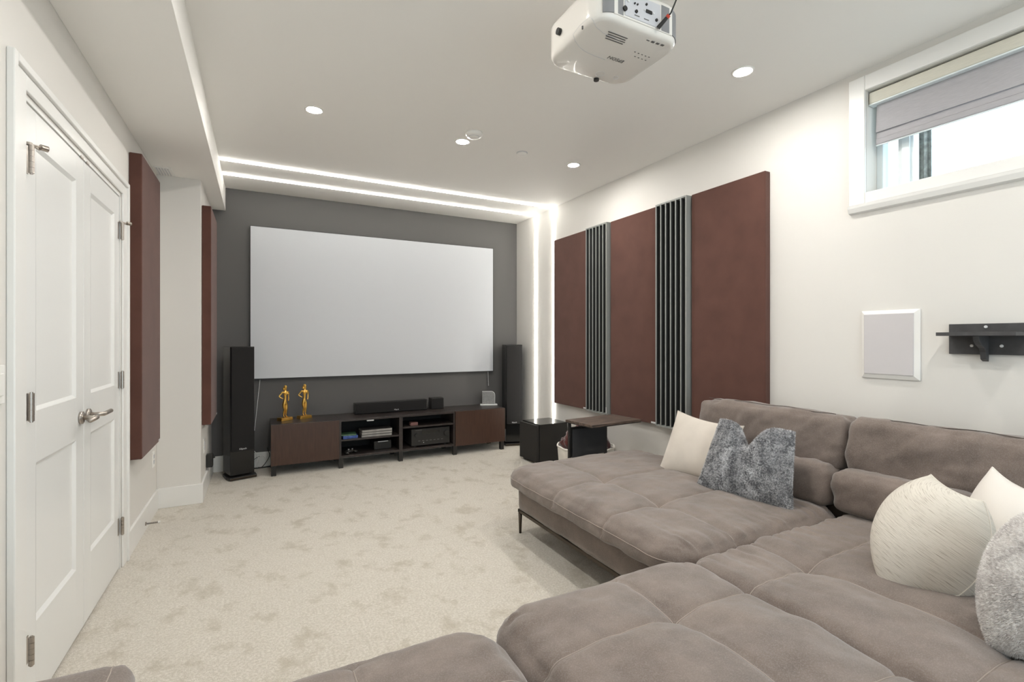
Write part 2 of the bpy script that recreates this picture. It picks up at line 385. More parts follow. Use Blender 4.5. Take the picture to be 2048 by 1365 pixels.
# ------------------------------------------------------------------ rounded upholstery box
def axis_grid(a, b, res, extra=(), r=0.05):
    n = max(4, int(round((b - a) / res)))
    g = list(np.linspace(a, b, n + 1))
    for e in extra:
        i = int(np.argmin([abs(t - e) for t in g]))
        if 0 < i < n: g[i] = e
    return np.array(g)
def cushion(name, lo, hi, off, parent, material='sofa', res=0.012, r=0.05, rp=0.08, crown=0.02, bottom_crown=0.0,
            xs=(), ys=(), tufts=(), lump=0.006, lump_f=5.0, wr=(), seam_d=0.007, puff=0.016, stitch=True, side_bulge=0.0,
            tilt=None, front_line=None, flip=None):
    """box lo..hi with rounded plan corners (rp) and edges (r); xs / ys are seam lines (coord, from, to)"""
    lo, hi = np.array(lo, float), np.array(hi, float); c = (lo + hi) / 2; h = (hi - lo) / 2
    gx = axis_grid(lo[0], hi[0], res, [s[0] for s in xs]); gy = axis_grid(lo[1], hi[1], res, [s[0] for s in ys])
    gz = axis_grid(lo[2], hi[2], max(res, 0.014))
    nx, ny, nz = len(gx), len(gy), len(gz)
    idx = {}; V = []; Fc = []
    def vid(i, j, k):
        key = (i * ny + j) * nz + k
        q = idx.get(key)
        if q is None:
            q = idx[key] = len(V); V.append((gx[i], gy[j], gz[k]))
        return q
    for k in (0, nz - 1):
        for i in range(nx - 1):
            for j in range(ny - 1):
                f = (vid(i, j, k), vid(i + 1, j, k), vid(i + 1, j + 1, k), vid(i, j + 1, k))
                Fc.append(f if k else f[::-1])
    for i in (0, nx - 1):
        for j in range(ny - 1):
            for k in range(nz - 1):
                f = (vid(i, j, k), vid(i, j + 1, k), vid(i, j + 1, k + 1), vid(i, j, k + 1))
                Fc.append(f if i else f[::-1])
    for j in (0, ny - 1):
        for i in range(nx - 1):
            for k in range(nz - 1):
                f = (vid(i, j, k), vid(i + 1, j, k), vid(i + 1, j, k + 1), vid(i, j, k + 1))
                Fc.append(f[::-1] if j else f)
    P = np.array(V); L = P - c
    orig = P.copy()
    e = np.minimum(h[0] - np.abs(L[:, 0]), h[1] - np.abs(L[:, 1]))     # inset from the outline
    # plan corners: square to disc
    q = np.clip(L[:, :2], -(h[:2] - rp), h[:2] - rp); d = L[:, :2] - q
    nd = np.linalg.norm(d, axis=1); mx = np.max(np.abs(d), axis=1)
    sc = np.where(nd > 1e-9, mx / np.maximum(nd, 1e-9), 1.0)
    d2 = d * sc[:, None]
    nrm = np.where(nd[:, None] > 1e-9, d / np.maximum(nd, 1e-9)[:, None], 0)
    xy = q + d2
    sidex = (h[0] - np.abs(L[:, 0])) < (h[1] - np.abs(L[:, 1]))
    ax = np.stack([np.where(sidex, np.sign(L[:, 0]), 0), np.where(sidex, 0, np.sign(L[:, 1]))], 1)
    n2 = np.where((nd > 1e-9)[:, None], nrm, ax)
    # edges top and bottom
    z = L[:, 2].copy()
    az = np.abs(z); a_ = np.clip(r - e, 0, r); b_ = np.clip(r - (h[2] - az), 0, r)
    nn = np.hypot(a_, b_); mm = np.maximum(a_, b_)
    s2 = np.where(nn > 1e-9, mm / np.maximum(nn, 1e-9), 1.0)
    xy = xy - n2 * (a_ * (1 - s2))[:, None]
    z = np.sign(z) * (az - b_ * (1 - s2))
    u, v = L[:, 0] / h[0], L[:, 1] / h[1]
    dome = (1 - np.abs(u) ** 3) * (1 - np.abs(v) ** 3)
    topw = np.clip(z / h[2], 0, 1)
    z = z + np.where(topw > 0.6, crown * dome, 0) - np.where(z < -0.6 * h[2], bottom_crown * dome, 0)
    if side_bulge:
        bul = side_bulge * (1 - (L[:, 2] / h[2]) ** 2)
        xy = xy + n2 * (bul * (e < 1e-6))[:, None]
    P = np.column_stack([xy, z]) + c
    me = bpy.data.meshes.new(name)
    me.from_pydata(P.tolist(), [], Fc); me.update()
    N = np.zeros(len(P) * 3); me.vertices.foreach_get('normal', N); N = N.reshape(-1, 3)
    up = np.clip(N[:, 2] * 1.5, 0, 1)
    amt = np.zeros(len(P))
    for (cx, y0, y1) in xs:
        dd = np.abs(orig[:, 0] - cx); gate = ((orig[:, 1] >= y0 - 1e-6) & (orig[:, 1] <= y1 + 1e-6))
        amt -= np.where(gate, seam_d * np.exp(-(dd / 0.008) ** 2) + puff * np.exp(-dd / 0.075), 0) * (N[:, 2] > -0.3)
    for (cy, x0, x1) in ys:
        dd = np.abs(orig[:, 1] - cy); gate = ((orig[:, 0] >= x0 - 1e-6) & (orig[:, 0] <= x1 + 1e-6))
        amt -= np.where(gate, seam_d * np.exp(-(dd / 0.008) ** 2) + puff * np.exp(-dd / 0.075), 0) * (N[:, 2] > -0.3)
    for (tx, ty, td, tw) in tufts:
        dd = np.hypot(orig[:, 0] - tx, orig[:, 1] - ty); amt -= td * np.exp(-(dd / tw) ** 2) * up
    k1 = (orig[:, 0] * 1.7 + orig[:, 2] * 2.3, orig[:, 1] * 1.9 + orig[:, 2] * 1.1)
    amt += lump * 2 * vnoise(k1[0] * lump_f + 3.1, k1[1] * lump_f + 7.7) + lump * 0.7 * vnoise(k1[0] * lump_f * 3 + 9, k1[1] * lump_f * 3)
    for (axis, pos, reach, amp, fr, fw) in wr:       # wrinkles running away from an edge at axis=pos
        o = 1 - axis
        dd = np.abs(orig[:, axis] - pos)
        along = orig[:, o] * fr + 0.9 * vnoise(orig[:, 0] * 6, orig[:, 1] * 6) * 2
        amt += amp * np.exp(-dd / reach) * (vnoise(along, orig[:, axis] * fw + 5) * 2) * np.clip(dd / 0.02, 0.15, 1) * np.maximum(up, 0.4)
    P = P + N * amt[:, None]
    if tilt is not None:
        T = Matrix.Translation(Vector(tilt[0])) @ tilt[1].to_4x4() @ Matrix.Translation(-Vector(tilt[0]))
        R = np.array(T); P = P @ R[:3, :3].T + R[:3, 3]
    P = P - np.array(off)
    me.vertices.foreach_set('co', P.ravel()); me.update()
    ob = link(name, me, material, parent, True)
    # stitching along the seams follows the surface
    if stitch:
        mb = MB(); made = False
        def line(ids):
            nonlocal made
            pts = [P[t] + N[t] * 0.0006 for t in ids]
            if len(pts) > 3: mb.tube(pts, 0.0016, 5); made = True
        for (cx, y0, y1) in xs:
            i = int(np.argmin(np.abs(gx - cx)))
            js = [j for j in range(ny) if y0 - 1e-6 <= gy[j] <= y1 + 1e-6]
            ids = [idx[(i * ny + j) * nz + nz - 1] for j in js]
            line(ids)
        for (cy, x0, x1) in ys:
            j = int(np.argmin(np.abs(gy - cy)))
            ii = [i for i in range(nx) if x0 - 1e-6 <= gx[i] <= x1 + 1e-6]
            ids = [idx[(i * ny + j) * nz + nz - 1] for i in ii]
            if ii and ii[0] == 0:
                ids = [idx[(0 * ny + j) * nz + k] for k in range(nz // 3, nz - 1)] + ids
            line(ids)
        if front_line is not None:                   # stitch line round the front face at a height
            k = int(np.argmin(np.abs(gz - front_line)))
            line([idx[(0 * ny + j) * nz + k] for j in range(1, ny - 1)])
        if made: mb.build('stitching', 'thread', ob, True)
    return ob, P, N

# ------------------------------------------------------------------ pillows
def pillow(name, corners, thick, material, label, cat='cushion', bow=(0.0, 0.0, 0.0, 0.0), notch=None, n=44, lump=0.006,
           fur=None, pw=2.4, seam=True, group=None, tilt_n=None):
    """corners TL, TR, BR, BL in world; bow: outward bow of top, right, bottom, left edges (fraction of edge)"""
    A, B, Cc, D = [np.array(p, float) for p in corners]
    cen = (A + B + Cc + D) / 4
    nrm = np.cross(B - A, D - A); nrm /= np.linalg.norm(nrm)
    def edge(p, q, b, t):
        mid_out = (p + q) / 2 - cen; d = (q - p) / np.linalg.norm(q - p)
        mid_out = mid_out - d * np.dot(mid_out, d); mid_out /= np.linalg.norm(mid_out)
        ln = np.linalg.norm(q - p)
        return p[None] * (1 - t)[:, None] + q[None] * t[:, None] + mid_out[None] * (b * ln * 4 * t * (1 - t))[:, None]
    s = np.linspace(0, 1, n + 1)
    s = 0.5 - 0.5 * np.cos(np.pi * s) if True else s
    s = 0.65 * s + 0.35 * np.linspace(0, 1, n + 1)
    top, bot = edge(A, B, bow[0], s), edge(D, Cc, bow[2], s)
    lef, rig = edge(A, D, bow[3], s), edge(B, Cc, bow[1], s)
    SS, TT = np.meshgrid(s, s, indexing='ij')       # SS across, TT down
    base = ((1 - TT)[..., None] * top[:, None] + TT[..., None] * bot[:, None]
            + (1 - SS)[..., None] * lef[None] + SS[..., None] * rig[None]
            - ((1 - SS) * (1 - TT))[..., None] * A - (SS * (1 - TT))[..., None] * B
            - ((1 - SS) * TT)[..., None] * D - (SS * TT)[..., None] * Cc)
    hgt = thick * ((1 - np.abs(2 * SS - 1) ** pw) * (1 - np.abs(2 * TT - 1) ** pw)) ** 0.55
    lum = lump * 2 * vnoise(SS * 5 + 1.3 + cen[0] * 9, TT * 5 + cen[1] * 9) * np.minimum(1, hgt / thick * 2)
    # puckers that run in from the corners
    for (cs, ct) in ((0, 0), (1, 0), (1, 1), (0, 1)):
        rr = np.hypot(SS - cs, TT - ct); ang = np.arctan2(TT - ct, SS - cs)
        lum += 0.5 * lump * np.exp(-rr / 0.22) * np.sin(ang * 14) * np.minimum(1, rr / 0.1)
    sag = np.zeros_like(SS)
    if notch:                                       # chopped dent in the top edge
        ns, nd, nw = notch
        g = np.exp(-((SS - ns) / nw) ** 2)
        down = (D - A + Cc - B) / 2; down /= np.linalg.norm(down)
        base = base + down[None, None] * (nd * g * (1 - TT) ** 2.2)[..., None]
        hgt = hgt * (1 - 0.45 * g * (1 - TT) ** 1.5)
        lum += 0.006 * np.sin((SS - ns) * 50) * g * np.exp(-TT / 0.25)
    front = base + nrm[None, None] * (hgt * 0.5 + lum)[..., None]
    back = base - nrm[None, None] * (hgt * 0.5)[..., None]
    m = n + 1
    V = np.concatenate([front.reshape(-1, 3), back.reshape(-1, 3)]); UVs = np.column_stack([SS.ravel(), TT.ravel()]); UVs = np.concatenate([UVs, UVs])
    ring = [i * m for i in range(m)] + [n * m + j for j in range(1, m)] + [i * m + n for i in range(n - 1, -1, -1)] + [j for j in range(n - 1, 0, -1)]
    remap = {}
    for t in ring: remap[m * m + t] = t
    Fc = []
    for i in range(n):
        for j in range(n):
            f = (i * m + j, (i + 1) * m + j, (i + 1) * m + j + 1, i * m + j + 1)
            Fc.append(f)
            g = tuple(remap.get(m * m + t, m * m + t) for t in f)
            Fc.append(g[::-1])
    root_loc = Vector(V.min(axis=0) * 0 + np.array([cen[0], cen[1], V[:, 2].min()]))
    root = thing(name, root_loc, label, cat, group=group)
    me = bpy.data.meshes.new('cover'); me.from_pydata((V - np.array(root_loc)).tolist(), [], Fc)
    ul = me.uv_layers.new(name='uv')
    li = np.zeros(len(me.loops), int); me.loops.foreach_get('vertex_index', li)
    ul.data.foreach_set('uv', UVs[li].ravel())
    me.update()
    bm = bmesh.new(); bm.from_mesh(me); 
    bmesh.ops.delete(bm, geom=[v for v in bm.verts if not v.link_faces], context='VERTS')
    bmesh.ops.recalc_face_normals(bm, faces=bm.faces[:]); bm.to_mesh(me); bm.free()
    cov = link('cover', me, material, root, True)
    if seam:
        mb = MB(root_loc); mb.tube([base.reshape(-1, 3)[t] for t in ring], 0.0026, 6, True); mb.build('seam_piping', material, root, True)
    if fur:
        cnt, ln, fm = fur
        me2 = cov.data; pc = np.zeros(len(me2.polygons) * 3); me2.polygons.foreach_get('center', pc); pc = pc.reshape(-1, 3)
        pn = np.zeros(len(me2.polygons) * 3); me2.polygons.foreach_get('normal', pn); pn = pn.reshape(-1, 3)
        if np.sum((pc - pc.mean(0)) * pn) < 0: pn = -pn
        ar = np.zeros(len(me2.polygons)); me2.polygons.foreach_get('area', ar)
        pick = rng.choice(len(pc), cnt, p=ar / ar.sum()); o = pc[pick]; nn_ = pn[pick]
        jit = rng.normal(size=(cnt, 3)) * np.sqrt(ar[pick])[:, None] * 0.45
        jit -= nn_ * np.sum(jit * nn_, 1)[:, None]; o = o + jit
        fl = np.stack([vnoise(o[:, 0] * 13 + 2, o[:, 2] * 13 + o[:, 1] * 9), vnoise(o[:, 1] * 13 + 8, o[:, 2] * 13), vnoise(o[:, 0] * 13 + 22, o[:, 1] * 13 + 4) - 0.12], 1) * 1.5
        dirv = nn_ * 0.7 + fl + rng.normal(size=(cnt, 3)) * 0.28
        dirv -= nn_ * np.minimum(0, np.sum(dirv * nn_, 1) - 0.3)[:, None]
        dirv /= np.linalg.norm(dirv, axis=1)[:, None]
        sd = np.cross(dirv, rng.normal(size=(cnt, 3))); sd /= np.linalg.norm(sd, axis=1)[:, None]
        L = ln * (0.6 + 0.8 * rng.random(cnt))[:, None]; w = 0.0009
        VV = np.concatenate([o - sd * w, o + sd * w, o + dirv * L])
        ids = np.arange(cnt); T = np.column_stack([ids, ids + cnt, ids + 2 * cnt])
        me3 = bpy.data.meshes.new('fur_pile'); me3.from_pydata(VV.tolist(), [], T.tolist()); me3.update()
        tag(link('fur_pile', me3, fm, root), kind='stuff')
    return root

# ================================================================== THE ROOM
o = struct('floor', MB().box((XL - 0.2, YB - 0.2, -0.12), (XR + 0.2, YF + 0.2, 0)), 'carpet')
o['label'] = 'cream cut pile carpet with mottled footprints'
struct('ceiling', MB().box((XL - 0.2, YB - 0.2, ZC), (XR + 0.25, YF + 0.2, ZC + 0.12)), 'ceiling')
struct('trim_1', MB().box((XL, YB, ZBK), (XBK, YF, ZC)), 'ceiling', 0.002)['label'] = 'white boxed bulkhead along the left of the ceiling'
# left wall with a door opening, unseen panel added behind to block light through the gaps
DY0, DY1, DZ = 2.128, 3.378, 2.064
w = MB()
w.box((XL - 0.16, YB, 0), (XL, DY0, ZC)); w.box((XL - 0.16, DY1, 0), (XL, YF, ZC)); w.box((XL - 0.16, DY0, DZ), (XL, DY1, ZC))
w.box((XL - 0.2, DY0 - 0.1, 0), (XL - 0.16, DY1 + 0.1, DZ + 0.1))
struct('wall_left', w, 'wall')
struct('wall_column', MB().box((XL, YC, 0), (XC, YF, ZBK)), 'wall', 0.002)
struct('wall_far', MB().box((XL - 0.2, YF, 0), (XR + 0.2, YF + 0.15, ZC)), 'darkwall')
BX_0, BX_1, BZ_0, BZ_1 = -0.2, 2.4, 0.15, 2.15
w = MB()
w.box((XL - 0.2, YB - 0.15, 0), (BX_0, YB, ZC)); w.box((BX_1, YB - 0.15, 0), (XR + 0.2, YB, ZC))
w.box((BX_0, YB - 0.15, 0), (BX_1, YB, BZ_0)); w.box((BX_0, YB - 0.15, BZ_1), (BX_1, YB, ZC))
struct('wall_back', w, 'wall')
WY0, WY1, WZ0, WZ1 = 0.02, 1.424, 2.052, 2.598
w = MB()
w.box((XR, YB, 0), (XR + 0.2, YF, WZ0)); w.box((XR, YB, WZ1), (XR + 0.2, YF, ZC))
w.box((XR, YB, WZ0), (XR + 0.2, WY0, WZ1)); w.box((XR, WY1, WZ0), (XR + 0.2, YF, WZ1))
struct('wall_right', w, 'wall')

# baseboards
BH, BT = 0.15, 0.015
struct('baseboard_left', MB().box((XL, 3.492, 0), (XL + BT, YC, BH)).box((XL, YB, 0), (XL + BT, 2.002, BH)), 'trim', 0.003)
struct('baseboard_column', MB().box((XL, YC - BT, 0), (XC + BT, YC, BH)).box((XC, YC, 0), (XC + BT, YF, BH)), 'trim', 0.003)
struct('baseboard_far', MB().box((XC + BT, YF - BT, 0), (XR, YF, BH)), 'trim', 0.003)
struct('baseboard_right', MB().box((XR - BT, YB, 0), (XR, YF - BT, BH)), 'trim', 0.003)

# ------------------------------------------------------------------ door
CT = 0.021
def casing_piece(a, b):
    return (a, b)
t1 = MB()
t1.box((XL, 2.002, 0), (XL + CT, 2.030, 2.156)); t1.box((XL, 3.464, 0), (XL + CT, 3.492, 2.156)); t1.box((XL, 2.030, 2.128), (XL + CT, 3.464, 2.156))
t1.box((XL, 2.030, 0), (XL + 0.011, 2.118, 2.128)); t1.box((XL, 3.388, 0), (XL + 0.011, 3.464, 2.128)); t1.box((XL, 2.118, 2.074), (XL + 0.011, 3.388, 2.128))
o = struct('trim_2', t1, 'trim', 0.004); o['label'] = 'white painted casing round the double doors'
j = MB()
j.box((XL - 0.15, DY0, 0), (XL, 2.139, DZ)); j.box((XL - 0.15, 3.367, 0), (XL, DY1, DZ)); j.box((XL - 0.15, DY0, 2.053), (XL, DY1, DZ))
struct('trim_3', j, 'trim')['label'] = 'white painted door jamb lining'
door = thing('door_1', (XL, 2.755, 0), 'pair of white two panel doors with nickel lever handles', None, kind='structure')
del door['label']
def leaf(y0, y1, hinge_y, hs, knob_y):
    off = Vector((XL, 2.755, 0)); fx = XL - 0.004; z0, z1 = 0.012, 2.049
    p0, p1 = y0 + 0.098, y1 - 0.098
    rects = [(p0, p1, 0.297, 0.842), (p0, p1, 1.022, 1.938)]
    mb = MB(off)
    # back slab
    mb.box((fx - 0.036, y0, z0), (fx - 0.012, y1, z1))
    # stiles and rails
    mb.box((fx - 0.014, y0, z0), (fx, p0, z1)); mb.box((fx - 0.014, p1, z0), (fx, y1, z1))
    for a, b in ((z0, 0.297), (0.842, 1.022), (1.938, z1)): mb.box((fx - 0.014, p0, a), (fx, p1, b))
    lf = mb.build('door_leaf', 'door', door, bevel=0.0012)
    for (a, b, c, d) in rects:
        i = 0.013; dp = 0.010
        m2 = MB(off); O = [(fx, a, c), (fx, b, c), (fx, b, d), (fx, a, d)]; I = [(fx - dp, a + i, c + i), (fx - dp, b - i, c + i), (fx - dp, b - i, d - i), (fx - dp, a + i, d - i)]
        for k in range(4): m2.quad(O[k], O[(k + 1) % 4], I[(k + 1) % 4], I[k])
        m2.quad(*I)
        pn = m2.build('panel', 'door', lf)
    for z in (0.24, 1.044, 1.862):
        mb = MB(off); hx = XL + 0.012
        for k in range(5):
            mb.cyl((hx, hinge_y, z - 0.046 + k * 0.0186), (hx, hinge_y, z - 0.046 + k * 0.0186 + 0.0176), 0.0078, seg=14)
        mb.cyl((hx, hinge_y, z - 0.05), (hx, hinge_y, z + 0.05), 0.0045, seg=10)
        mb.box((fx, hinge_y, z - 0.045), (fx + 0.0022, hinge_y + hs * 0.022, z + 0.045))
        mb.build('hinge', 'nickel', lf)
    # lever handle
    mb = MB(off); z = 0.93
    mb.cyl((fx, knob_y, z), (fx + 0.010, knob_y, z), 0.027, seg=32)
    mb.cyl((fx + 0.010, knob_y, z), (fx + 0.013, knob_y, z), 0.025, 0.022, seg=32)
    mb.cyl((fx + 0.010, knob_y, z), (fx + 0.062, knob_y, z), 0.0095, seg=20)
    return lf, mb
lf1, h1 = leaf(2.142, 2.7525, 2.150, 1, 2.706)
h1.tube([(XL + 0.052, 2.706, 0.93), (XL + 0.056, 2.69, 0.93), (XL + 0.056, 2.60, 0.93)], 0.0095, 16).build('lever_handle', 'nickel', lf1, True)
lf2, h2 = leaf(2.7565, 3.364, 3.357, -1, 2.803)
h2.tube([(XL + 0.052, 2.803, 0.93), (XL + 0.056, 2.82, 0.93), (XL + 0.056, 2.915, 0.93)], 0.0095, 16).build('lever_handle', 'nickel', lf2, True)
for lf, hy, sg in ((lf1, 2.150, 1), (lf2, 3.357, 1)):           # hinge pin door stops
    mb = MB((XL, 2.755, 0)); z = 1.912; hx = XL + 0.006
    mb.cyl((hx, hy, z - 0.004), (hx, hy, z + 0.004), 0.009, seg=14)
    mb.cyl((hx, hy, z), (hx + 0.03, hy + sg * 0.03, z), 0.003, seg=10)
    mb.cyl((hx + 0.022, hy + sg * 0.022, z), (hx + 0.036, hy + sg * 0.036, z), 0.010, seg=14)
    mb.cyl((hx, hy, z), (hx + 0.012, hy + sg * 0.045, z - 0.002), 0.003, seg=10)
    mb.build('hinge_stop', 'nickel', lf)
for y in (2.715, 2.795):
    mb = MB((XL, 2.755, 0)); mb.box((XL - 0.002, y - 0.018, 2.050), (XL + 0.002, y + 0.018, 2.058)); mb.build('ball_catch', 'nickel', door)

# ------------------------------------------------------------------ window
wt = MB(); cx = XR - 0.02
wt.box((cx, WY1, WZ0 - 0.06), (XR, 1.503, WZ1 + 0.08)); wt.box((cx, WY0 - 0.08, WZ0 - 0.06), (XR, WY0, WZ1 + 0.08))
wt.box((cx, WY0, WZ1), (XR, WY1, WZ1 + 0.08)); wt.box((cx, WY0, WZ0 - 0.06), (XR, WY1, WZ0))
struct('trim_4', wt, 'trim', 0.004)['label'] = 'white flat casing round the high window'
struct('trim_5', MB().prism([(XR, WZ0 - 0.062), (cx - 0.012, WZ0 - 0.062), (cx - 0.010, WZ0 - 0.075), (cx - 0.001, WZ0 - 0.098), (XR, WZ0 - 0.104)], 1, WY0 - 0.08, 1.503), 'trim')['label'] = 'white moulded apron under the window'
win = thing('window_1', (XR + 0.10, 0.72, WZ0), 'window', None, kind='structure'); del win['label']
wo = (XR + 0.10, 0.72, WZ0)
fxa, fxb = XR + 0.10, XR + 0.16
mb = MB(wo)
mb.box((fxa, WY1 - 0.03, WZ0), (fxb, WY1, WZ1)); mb.box((fxa, WY0, WZ0), (fxb, WY0 + 0.03, WZ1))
mb.box((fxa, WY0, WZ0), (fxb, WY1, WZ0 + 0.022)); mb.box((fxa, WY0, WZ1 - 0.03), (fxb, WY1, WZ1))
mb.build('window_frame', 'vinyl', win, bevel=0.003)
ml = onx(1796, 300, fxa).y; mr = onx(1827, 300, fxa).y
mb = MB(wo); mb.box((fxa, mr, WZ0 + 0.02), (fxb, ml, WZ1 - 0.03)); mb.box((fxa - 0.012, mr + 0.012, WZ0 + 0.02), (fxa, ml - 0.02, WZ1 - 0.03)); mb.build('mullion', 'vinyl', win, bevel=0.003)
MB(wo).box((fxa + 0.028, ml, WZ0 + 0.02), (fxa + 0.034, WY1 - 0.03, WZ1 - 0.03)).build('pane', 'glass', win)
MB(wo).box((fxa + 0.028, WY0 + 0.03, WZ0 + 0.02), (fxa + 0.034, mr, WZ1 - 0.03)).build('pane', 'glass', win)
# corrugated well wall outside the window
pts = []
yA, yB = 1.385, 1.297
n = 60
mb = MB((3.30, 1.45, 1.6))
prof = []
for k in range(n + 1):
    t = k / n; prof.append((3.28 + 0.010 * math.sin(t * math.pi * 5), yA + (yB - yA) * t))
prof2 = [(x + 0.012, y) for x, y in prof][::-1]
mb.prism(prof + prof2, 2, 1.86, 2.75)
tag(mb.build('corrugated_post', 'galv', None), 'narrow ribbed grey steel post just outside the window', 'metal post').location = (3.30, 1.45, 1.6)
# blind
bl = thing('roller_blind', (XR + 0.05, 0.72, 2.30), 'grey layered fabric blind half lowered in the high window', 'blind')
bo = (XR + 0.05, 0.72, 2.30)
MB(bo).box((XR + 0.012, WY0 + 0.01, 2.527), (XR + 0.085, WY1 - 0.004, 2.588)).build('cassette', 'blindcase', bl, bevel=0.006)
MB(bo).box((XR + 0.012, WY0 + 0.01, 2.5195), (XR + 0.06, WY1 - 0.004, 2.527)).build('cassette_lip', 'vinyl', bl, bevel=0.002)
bx = XR + 0.045; y1b = WY1 - 0.028; y0b = WY0 + 0.02
for (za, zb, dx) in ((2.478, 2.530, 0.0), (2.372, 2.482, -0.006), (2.338, 2.376, -0.002)):
    mb = MB(bo)
    mb.prism([(bx + dx, zb), (bx + dx - 0.004, (za * 2 + zb) / 3), (bx + dx - 0.006, za), (bx + dx - 0.002, za), (bx + dx + 0.0, (za * 2 + zb) / 3), (bx + dx + 0.003, zb)], 1, y0b, y1b)
    mb.build('fabric_band', 'blind', bl)
MB(bo).box((bx - 0.012, y0b, 2.306), (bx + 0.006, y1b + 0.003, 2.338)).build('bottom_rail', 'blind', bl, bevel=0.006)
MB(bo).cyl((bx - 0.003, y0b, 2.304), (bx - 0.003, y1b + 0.002, 2.304), 0.004, seg=10).build('bottom_bead', 'vinyl', bl)
# glazed garden opening in the wall behind the camera
wo2 = ((BX_0 + BX_1) / 2, YB - 0.1, BZ_0)
win2 = thing('window_2', wo2, 'w', None, kind='structure'); del win2['label']
mb = MB(wo2)
for x in (BX_0, (BX_0 + BX_1) / 2 - 0.03, BX_1 - 0.06): mb.box((x, YB - 0.12, BZ_0), (x + 0.06, YB - 0.06, BZ_1))
mb.box((BX_0, YB - 0.12, BZ_0), (BX_1, YB - 0.06, BZ_0 + 0.06)); mb.box((BX_0, YB - 0.12, BZ_1 - 0.06), (BX_1, YB - 0.06, BZ_1))
mb.build('window_frame', 'vinyl', win2)
for x0, x1 in ((BX_0 + 0.06, (BX_0 + BX_1) / 2 - 0.03), ((BX_0 + BX_1) / 2 + 0.03, BX_1 - 0.06)):
    MB(wo2).box((x0, YB - 0.095, BZ_0 + 0.06), (x1, YB - 0.089, BZ_1 - 0.06)).build('pane', 'glass', win2)
ld2 = bpy.data.lights.new('window_portal', 'AREA'); ld2.shape = 'RECTANGLE'; ld2.size = BX_1 - BX_0; ld2.size_y = BZ_1 - BZ_0
ld2.cycles.is_portal = True
lo2 = bpy.data.objects.new('window_portal', ld2); COL.objects.link(lo2)
lo2.location = ((BX_0 + BX_1) / 2, YB - 0.14, (BZ_0 + BZ_1) / 2); lo2.rotation_euler = (math.pi / 2, 0, 0)
struct('ground_outside', MB().box((XR + 0.2, -3.0, 1.72), (7.0, 5.0, 1.86)), 'gravel')
# daylight portal in the window opening
ld = bpy.data.lights.new('window_portal', 'AREA'); ld.shape = 'RECTANGLE'; ld.size = WY1 - WY0; ld.size_y = WZ1 - WZ0
ld.cycles.is_portal = True
lo_ = bpy.data.objects.new('window_portal', ld); COL.objects.link(lo_)
lo_.location = (XR + 0.19, (WY0 + WY1) / 2, (WZ0 + WZ1) / 2); lo_.rotation_euler = (math.pi / 2, 0, math.pi / 2)

# ------------------------------------------------------------------ ceiling lights, LED strips
def downlight(x, y, label):
    t = thing('recessed_light', (x, y, ZC), label, 'ceiling light', group='recessed ceiling lights')
    MB((0, 0, 0)).lathe([(0.043, -0.0005), (0.044, -0.004), (0.052, -0.005), (0.0565, -0.003), (0.057, 0.0), (0.043, 0.0)], (0, 0, 0), 40).build('trim_ring', 'white_plastic', t, True)
    MB().lathe([(0.0, -0.0035), (0.043, -0.003), (0.043, -0.001), (0.0, -0.001)], (0, 0, 0), 40).build('lens', 'lens', t)
for x, y, l in ((0.312, 3.30, 'recessed ceiling light nearest the bulkhead, above the open carpet'),
                (1.328, 3.325, 'recessed ceiling light beside the smoke alarm'),
                (2.327, 3.345, 'recessed ceiling light nearest the maroon wall panels'),
                (2.327, 1.75, 'recessed ceiling light between the projector and the window'),
                (1.32, 1.78, 'recessed ceiling light hidden behind the projector'),
                (0.312, 1.75, 'recessed ceiling light out of view above the carpet by the double doors'),
                (0.312, 0.18, 'recessed ceiling light out of view above the left sofa end'),
                (1.328, 0.18, 'recessed ceiling light out of view above the near sofa seat'),
                (2.327, 0.18, 'recessed ceiling light over the sofa corner below the window')):
    downlight(x, y, l)
def led(y, label):
    t = thing('led_strip', (XR, y, ZC), label, 'LED strip', group='LED strips wrapping ceiling and wall')
    off = (XR, y, ZC); w = 0.004
    mb = MB(off); mb.box((XBK, y - w - 0.003, ZC - 0.002), (XR - 0.001, y + w + 0.003, ZC)); mb.box((XR - 0.002, y - w - 0.003, BH), (XR, y + w + 0.003, ZC - 0.002)); mb.build('channel', 'white_plastic', t)
    mb = MB(off); mb.box((XBK, y - w, ZC - 0.012), (XR - 0.012, y + w, ZC - 0.002)); mb.box((XR - 0.012, y - w, BH), (XR - 0.002, y + w, ZC - 0.002)); mb.build('diffuser', 'led', t)
led(4.535, 'glowing LED line on ceiling and wall beside the maroon panels')
led(4.925, 'glowing LED line on ceiling and wall nearest the charcoal wall')
# smoke alarm, sprinkler cover, bulkhead vent
p = onz(948, 266, ZC); t = thing('smoke_alarm', p, 'round white smoke alarm on the ceiling', 'smoke alarm')
MB().lathe([(0.0, -0.036), (0.03, -0.036), (0.034, -0.03), (0.05, -0.028), (0.056, -0.018), (0.06, -0.012), (0.0605, 0), (0, 0)], (0, 0, 0), 40).build('alarm_body', 'white_plastic', t, True)
MB().lathe([(0.036, -0.031), (0.039, -0.0305), (0.039, -0.0285), (0.036, -0.0285)], (0, 0, 0), 40).build('sounder_ring', 'portgrey', t, True)
p = onz(1044, 306, ZC); t = thing('sprinkler_cover', p, 'flat white sprinkler cover disc on the ceiling', 'sprinkler cover')
MB().lathe([(0, -0.012), (0.036, -0.012), (0.0385, -0.009), (0.0385, -0.005), (0.034, -0.004), (0.034, 0), (0, 0)], (0, 0, 0), 36).build('cover_plate', 'white_plastic', t)
MB().lathe([(0.0385, -0.0042), (0.043, -0.003), (0.044, 0), (0.0385, 0)], (0, 0, 0), 36).build('escutcheon', 'portgrey', t)
